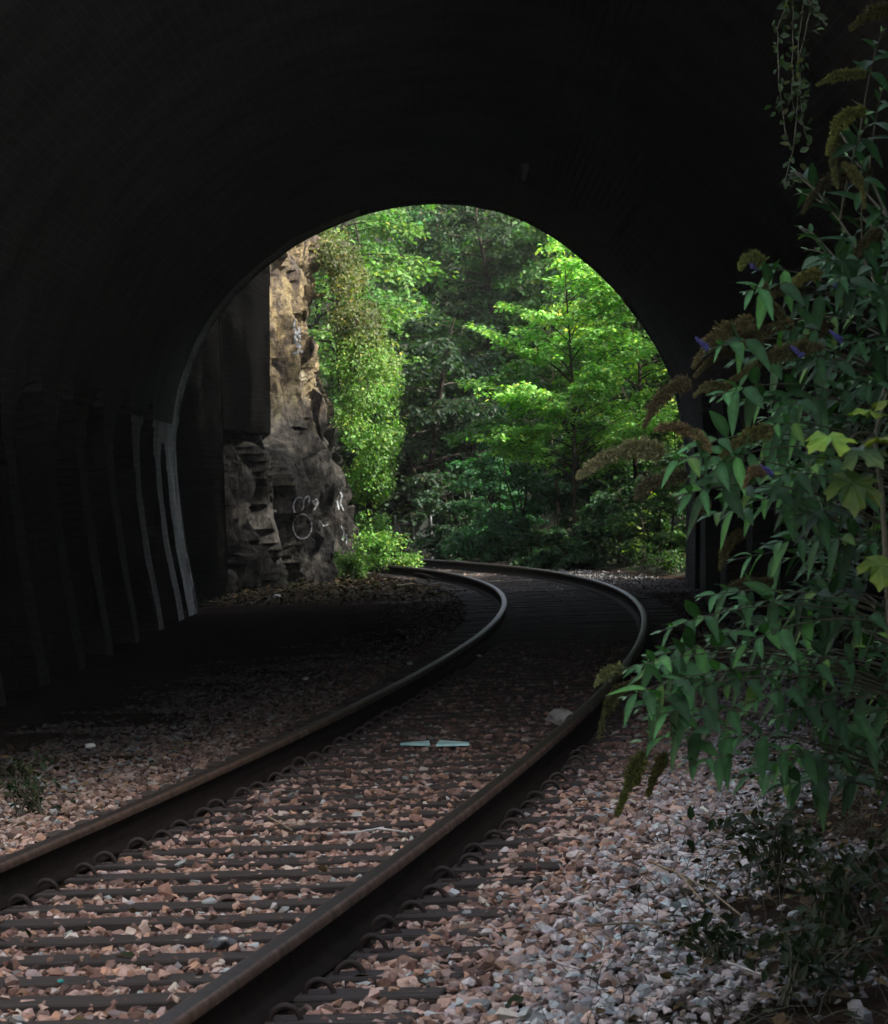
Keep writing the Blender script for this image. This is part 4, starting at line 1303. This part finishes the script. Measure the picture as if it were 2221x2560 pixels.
    heads = [((1340, 912), (1245, 885), (1165, 965), 9.9, .024, (.30, .25, .15)), ((1385, 960), (1310, 955), (1282, 1008), 10.1, .02, (.14, .11, .07)),
             ((1392, 770), (1330, 780), (1300, 862), 10.3, .02, (.13, .09, .05)), ((1520, 645), (1440, 660), (1398, 742), 10.4, .021, (.14, .10, .045)),
             ((1600, 650), (1470, 680), (1402, 760), 10.5, .02, (.12, .085, .04)), ((1660, 700), (1560, 700), (1470, 775), 10.4, .019, (.10, .08, .035)),
             ((1560, 868), (1490, 870), (1448, 935), 10.1, .017, (.14, .12, .04)), ((1392, 873), (1355, 852), (1322, 868), 10.2, .015, (.22, .14, .08)),
             ((1398, 872), (1420, 885), (1434, 912), 10.0, .014, (.20, .14, .07)), ((1255, 1350), (1222, 1350), (1200, 1385), 9.9, .014, (.17, .16, .07)),
             ((1290, 1375), (1225, 1390), (1208, 1492), 10.2, .016, (.07, .065, .02)), ((1302, 1520), (1275, 1560), (1245, 1648), 9.8, .02, (.09, .09, .015)),
             ((1345, 1520), (1318, 1560), (1308, 1605), 10.0, .015, (.10, .085, .02)), ((1540, 532), (1505, 498), (1493, 545), 10.5, .016, (.14, .15, .04)),
             ((1655, 552), (1612, 548), (1598, 590), 10.6, .015, (.17, .14, .04)), ((1745, 150), (1700, 142), (1648, 172), 11.0, .015, (.13, .12, .03)),
             ((1745, 225), (1690, 220), (1668, 312), 11.0, .019, (.15, .14, .03)), ((1760, 345), (1650, 350), (1620, 430), 11.2, .017, (.06, .045, .02)),
             ((1800, 15), (1750, 20), (1716, 60), 11.3, .018, (.09, .07, .02)), ((1690, 270), (1670, 300), (1690, 380), 11.1, .014, (.10, .09, .03)),
             ((1580, 640), (1540, 600), (1545, 570), 10.5, .012, (.12, .10, .05)), ((1500, 1075), (1465, 1085), (1452, 1150), 10.4, .015, (.10, .08, .03)),
             ((1560, 1175), (1490, 1165), (1440, 1215), 10.6, .015, (.10, .075, .045)), ((1700, 330), (1740, 350), (1745, 420), 11.0, .013, (.12, .10, .03)),
             ((1680, 660), (1650, 650), (1610, 720), 10.7, .018, (.09, .06, .03)), ((1430, 1010), (1405, 1020), (1395, 1065), 10.1, .013, (.16, .13, .06)),
             ((1780, 470), (1740, 470), (1720, 540), 11.0, .016, (.08, .06, .025)), ((1470, 790), (1440, 760), (1400, 800), 10.3, .014, (.14, .11, .05)),
             ((1620, 590), (1570, 560), (1545, 620), 10.6, .015, (.10, .075, .035)), ((1540, 960), (1520, 930), (1500, 985), 9.9, .012, (.16, .10, .06))]
    for i, (a, b, c, Y, r, col) in enumerate(heads):
        seed_head((P(*a, Y + .05), P(*b, Y), P(*c, Y - .05)), r, t, col, i)
    # small violet flower tips
    for i, (u, v, Y) in enumerate([ends[9], ends[11], ends[13], ends[14], ends[16], ends[28], ends[60], ends[17]]):
        a = P(u, v, Y)
        o = seed_head((a, a + Vector((-.012, 0, .012)), a + Vector((-.028, -.01, .026)) * rr.uniform(.7, 1.3)), .006, t, (.07, .07, .22), 60 + i)
        o.name = 'flower_spike'
butterfly_bush()

def sycamore_sapling():
    base = Vector((1.12, 9.0, -.2))
    t = thing('sycamore_sapling', 'young plant with large lobed yellowing leaves in front of the dark shrub', 'sapling', base)
    spec = [((1700, 862), (1610, 905), .12, (.11, .22, .035), (0, -.35, 1)), ((1710, 890), (1792, 930), .12, (.045, .085, .04), (0, -.5, 1)),
            ((1720, 935), (1725, 1045), .125, (.04, .075, .022), (.1, -1, .35)), ((1770, 825), (1690, 822), .085, (.08, .15, .02), (0, -.15, 1)),
            ((1780, 800), (1840, 810), .09, (.08, .12, .025), (0, -.3, 1)), ((1785, 1110), (1770, 1190), .11, (.055, .10, .02), (.1, -1, .4)),
            ((1770, 885), (1800, 870), .08, (.1, .14, .02), (0, -.3, 1))]
    V, Fc, Cc = [], [], []; st = Tubes()
    trunk = [base, Vector((1.0, 8.95, .5)), P(1780, 1000, 8.9), P(1765, 880, 8.9), P(1790, 790, 8.9)]
    st.add(trunk, [.009, .008, .006, .005, .003], 7)
    for (a, b, sz, col, nn) in spec:
        A, B = P(*a, 8.85), P(*b, 8.75)
        ax = (B - A)
        lobed_leaf(V, Fc, Cc, A, ax, Vector(nn), sz, col)
        hub = min(trunk[1:], key=lambda q: (q - A).length)
        st.add(bez(hub, hub.lerp(A, .5) + Vector((0, 0, .03)), A, 5), .0018, 5)
    st.build('stem', M['green_stem'], t)
    mesh_np('foliage', V, np.array(Fc), M['shrub_leaf'], t, col=np.array(Cc))
sycamore_sapling()

# hanging creeper in front of the portal wall
def creeper():
    Y = 19.6
    t = thing('hanging_creeper', 'thin creeper with small leaves hanging down before the dark tunnel', 'creeper', P(1620, -300, Y))
    st = Tubes(); pos = []; rr = random.Random(8)
    strands = [[(1640, -420), (1622, 0), (1610, 90), (1612, 170), (1602, 290), (1588, 350), (1580, 385)], [(1620, -420), (1590, 0), (1568, 60), (1572, 180), (1590, 300)],
               [(1650, -420), (1640, 0), (1612, 120), (1618, 240), (1630, 290)], [(1610, -420), (1600, 20), (1598, 200), (1606, 240)],
               [(1588, 350), (1600, 362), (1616, 372)], [(1630, 0), (1660, 40), (1672, 60)]]
    for s_ in strands:
        pl = []
        for a, b in zip(s_[:-1], s_[1:]):
            n = max(3, int(math.dist(a, b) / 12))
            for k in range(n):
                u = a[0] + (b[0] - a[0]) * k / n + 3 * noise.noise((a[0] + k * .4, b[1], 0)); v = a[1] + (b[1] - a[1]) * k / n
                pl.append(P(u, v, Y + .05 * noise.noise((u * .05, v * .02, 1))))
        st.add(pl, [.0045 if i < 12 else .003 for i in range(len(pl))], 4)
        pos += [(p, (p.z)) for p in pl if p.z < 3.9]
    st.build('stem', M['green_stem'], t)
    n = 240
    zmax = max(z for _, z in pos); idx = []
    while len(idx) < n:
        k = rr.randrange(len(pos))
        if rr.random() < .35 + .3 * (pos[k][1] - 2.6): idx.append(k)
    p = np.array([pos[k][0][:] for k in idx]) + NR.normal(0, .022, (n, 3)) * np.array([1, 1, .8])
    ln = NR.uniform(.03, .058, n)
    leaves('foliage', p, unit(NR.normal(size=(n, 3)) + [0, 0, -.5]), unit(NR.normal(0, .6, (n, 3)) + [0, -.7, .6]), ln, ln * .6,
           leaf_cols(n, (.028, .052, .02), .35, .1), M['leaf'], t)
creeper()

# ------------------------------------------------------------------ litter, twigs, dry grass
def stick(name, label, pts, r, mat, cat='stick', group=None, z=None):
    w = Tubes()
    P3 = []
    for (u, v, h) in pts: 
        q = PG(u, v, -.15 + h); P3.append(q)
    fine = []
    for a, b in zip(P3[:-1], P3[1:]):
        for k in range(4): fine.append(a.lerp(b, k / 4) + Vector((0, 0, .004 * noise.noise((a.x * 9 + k, 0, 0)))))
    fine.append(P3[-1])
    w.add(fine, [r * (1 - .5 * i / len(fine)) for i in range(len(fine))], 6)
    return tag(w.build(name, mat), label, cat, group)
stick('stick', 'pale bare stick lying across a sleeper between the rails', [(662, 1683, .0), (720, 1680, .01), (762, 1672, .02), (800, 1676, .015), (822, 1680, .005)], .008, M['paper'])
stick('stick', 'short pale twig leaning on the ballast beside the pale stick', [(540, 1648, .02), (560, 1658, .015), (590, 1676, .0)], .006, M['dry'])
stick('stick', 'long thin dry stem on the gravel at the edge of the undergrowth', [(1308, 1738, .03), (1370, 1762, .04), (1430, 1795, .04), (1500, 1850, .03)], .005, M['dry'])
stick('stick', 'bent dry stem behind the long thin dry stem', [(1370, 1762, .05), (1410, 1810, .05), (1460, 1860, .04), (1520, 1910, .03)], .004, M['dry'])
stick('stick', 'short straight pale straw in the dark undergrowth', [(1468, 1942, .03), (1538, 1966, .03)], .004, M['paper'])
stick('stick', 'thin brown twig across the gravel low on the right', [(1180, 1868, .02), (1280, 1862, .02), (1330, 1868, .02)], .005, M['stem'])
stick('stick', 'pale twig lying by the left wall inside the tunnel mouth', [(405, 1221, .02), (452, 1220, .03)], .018, M['dry'])
stick('stick', 'fallen branch on the earth beside the inner rail beyond the tunnel', [(838, 1156, .05), (858, 1160, .06), (880, 1168, .05)], .03, M['bark'])
stick('stick', 'small pale root end on the earth left of the inner rail', [(800, 1182, .03), (830, 1178, .04), (850, 1180, .02)], .02, M['dry'])

def crumple(name, label, u, v, size, mat, cat, h=.03, seed=1, flat=.5):
    q = PG(u, v, -.15)
    rr = random.Random(seed)
    bm = bmesh.new(); bmesh.ops.create_icosphere(bm, subdivisions=2, radius=1)
    for vv in bm.verts:
        n = noise.noise(vv.co * 2.2 + Vector((seed * 5, 0, 0)))
        vv.co *= 1 + .55 * n
        vv.co = Vector((vv.co.x * size, vv.co.y * size * .7, vv.co.z * size * flat))
    me = bpy.data.meshes.new(name); bm.to_mesh(me); bm.free()
    o = link_mesh(name, me, mat); o.location = q + Vector((0, 0, h * .3))
    return tag(o, label, cat)
crumple('paper_scrap', 'crumpled pale paper on the dark ballast left of the rails', 182, 1508, .035, M['paper'], 'litter', seed=2)
crumple('paper_scrap', 'white scrap on the dark ground just left of the inner rail', 617, 1371, .026, M['paper'], 'litter', seed=3)
crumple('paper_scrap', 'tiny white scrap touching the inner rail in the dark', 827, 1340, .028, M['paper'], 'litter', seed=4)
crumple('paper_scrap', 'tiny pale scrap between the rails in the dark', 966, 1325, .025, M['paper'], 'litter', seed=5)
crumple('paper_scrap', 'pale scrap on the earth before the rock cliff', 558, 1204, .06, M['paper'], 'litter', seed=6)
crumple('rock', 'big pale stone resting against the outer rail', 1132, 1452, .085, M['stone'] and noisy('pale_rock', (.16, .15, .13), (.3, .28, .25), 9), 'stone', seed=7, flat=.7)
crumple('plastic_bottle', 'crushed black plastic between the sleepers near the outer rail', 447, 1909, .055, M['dark_plastic'], 'litter', seed=8, flat=.4)
crumple('paper_scrap', 'bright white scrap stuck to the black plastic', 452, 1912, .016, M['paper'], 'litter', seed=9, h=.09)
crumple('bottle_cap', 'tiny turquoise cap in the ballast at the lower left', 122, 1986, .010, noisy('turquoise', (.0, .35, .32), (.02, .5, .46), 20, .4), 'litter', seed=10)
# two pale turquoise strips lying between the rails
def shard(label, u0, u1, v0, v1, seed):
    a_, b_ = (4.5, 0) if seed == 1 else (0, 4.5)
    q = [PG(u0, v1 - a_ * .3, -.15), PG(u1, v1 - b_ * .3, -.15), PG(u1 - 2, v0 + b_, -.15), PG(u0 + 8, v0 + a_, -.15)]
    top = [p + Vector((0, 0, .012)) for p in q]
    V = [tuple(p) for p in q + top]
    f = [(0, 1, 5, 4), (1, 2, 6, 5), (2, 3, 7, 6), (3, 0, 4, 7), (4, 5, 6, 7), (3, 2, 1, 0)]
    tag(mesh_np('plastic_strip', V, np.array(f), M['cyan']), label, 'litter', 'pale turquoise strips between the rails')
shard('left one of two pale turquoise strips lying between the rails', 808, 868, 1498, 1505, 1)
shard('right one of two pale turquoise strips lying between the rails', 880, 948, 1497, 1506, 2)

# leaf litter and dry grass at the right verge: nobody could count it
def litter():
    n = 9000
    s = NR.uniform(2.2, 17, n); d = NR.uniform(-3.2, 4.2, n)
    edge = 1.75 + 0 * s
    w = np.where(d > edge, .9, np.where(d < -1.6, .35, .04))
    k = NR.rand(n) < w; s, d = s[k], d[k]
    x, y, th = track(s, d); n = len(x)
    m = int(n * .6)
    p = np.stack([x, y, np.full(n, -.165) + NR.rand(n) * .02], 1)
    ln = NR.uniform(.03, .07, n)
    pal = np.array([(.10, .065, .03), (.06, .04, .02), (.15, .11, .05), (.035, .05, .02), (.05, .035, .02)])
    o = leaves('leaf_litter', p, unit(NR.normal(size=(n, 3)) * [1, 1, .2]), unit(NR.normal(0, .35, (n, 3)) + [0, 0, 1]), ln, ln * .6, pal[NR.randint(0, 5, n)] * .7, M['dead_leaf'], None)
    tag(o, 'dead leaves strewn over the verges', kind='stuff')
    # litter in front of the cliff
    n = 5200
    X = NR.uniform(-3.6, 1.6, n); Y = NR.uniform(56, 75, n)
    dd, _ = track_d(X, Y)
    k = (dd < -.95) & (X > np.interp(Y, cy, cx) + .1); X, Y = X[k], Y[k]; n = len(X)
    p = np.stack([X, Y, np.full(n, -.18) + NR.rand(n) * .03], 1); ln = NR.uniform(.05, .11, n)
    o = leaves('leaf_litter', p, unit(NR.normal(size=(n, 3)) * [1, 1, .2]), unit(NR.normal(0, .4, (n, 3)) + [0, 0, 1]), ln, ln * .6, (pal * .6)[NR.randint(0, 5, n)], M['dead_leaf'], None)
    tag(o, 'dead leaves on the earth before the cliff', kind='stuff')
litter()
def dry_grass():
    w = Tubes(); rr = random.Random(12)
    for _ in range(900):
        s = rr.uniform(2.4, 12); d = rr.uniform(1.6, 3.4)
        x, y, _t = track(s, d)
        b = Vector((x, y, -.19)); az = rr.uniform(0, 6.283); L = rr.uniform(.06, .3)
        e = b + Vector((math.cos(az) * L, math.sin(az) * L, rr.uniform(.0, .14)))
        w.add(bez(b, b.lerp(e, .5) + Vector((0, 0, rr.uniform(.02, .12))), e, 5), [.0018, .0016, .0013, .001, .0006], 3)
    tag(w.build('dry_grass', M['green_stem']), 'wisps of dry grass and thin twigs on the right verge', kind='stuff')
dry_grass()
for i, (u, v, r, h, n, lab) in enumerate([
        (1560, 1800, .28, .28, 220, 'dark leafy weeds in the shade below the shrub'), (1700, 1900, .3, .3, 240, 'dark weeds at the lower right edge'),
        (1450, 1960, .2, .12, 120, 'small dim green weeds on the verge low on the right'), (1640, 2020, .3, .2, 200, 'weeds in the bottom right corner'),
        (60, 1650, .22, .2, 70, 'small dark leafed plant left of the inner rail'), (30, 1590, .3, .18, 60, 'sparse weeds at the left edge beside the ballast')]):
    q = PG(u, v, -.2)
    low_plant('weed_clump', lab, q, r, h, 14, n, .05, (.014, .026, .010), 240 + i, 'weeds', trans='shrub_leaf')

# ------------------------------------------------------------------ thin haze added to lift the dark tones
def added_haze():
    bm = bmesh.new(); bmesh.ops.create_cube(bm, size=1)
    for v in bm.verts:
        v.co = Vector((v.co.x * 420, 130 + v.co.y * 420, 24 + v.co.z * 52))
    me = bpy.data.meshes.new('haze'); bm.to_mesh(me); bm.free()
    m = bpy.data.materials.new('haze'); m.use_nodes = True
    nt = m.node_tree; nt.nodes.clear()
    out = nt.nodes.new('ShaderNodeOutputMaterial'); pv = nt.nodes.new('ShaderNodeVolumePrincipled')
    pv.inputs['Color'].default_value = (.9, .92, .92, 1)
    pv.inputs['Density'].default_value = 0.00024
    pv.inputs['Anisotropy'].default_value = 0.0
    nt.links.new(pv.outputs[0], out.inputs['Volume'])
    o = link_mesh('haze', me, m)
    tag(o, 'thin damp air', kind='stuff')
added_haze()
scene.cycles.volume_bounces = 1
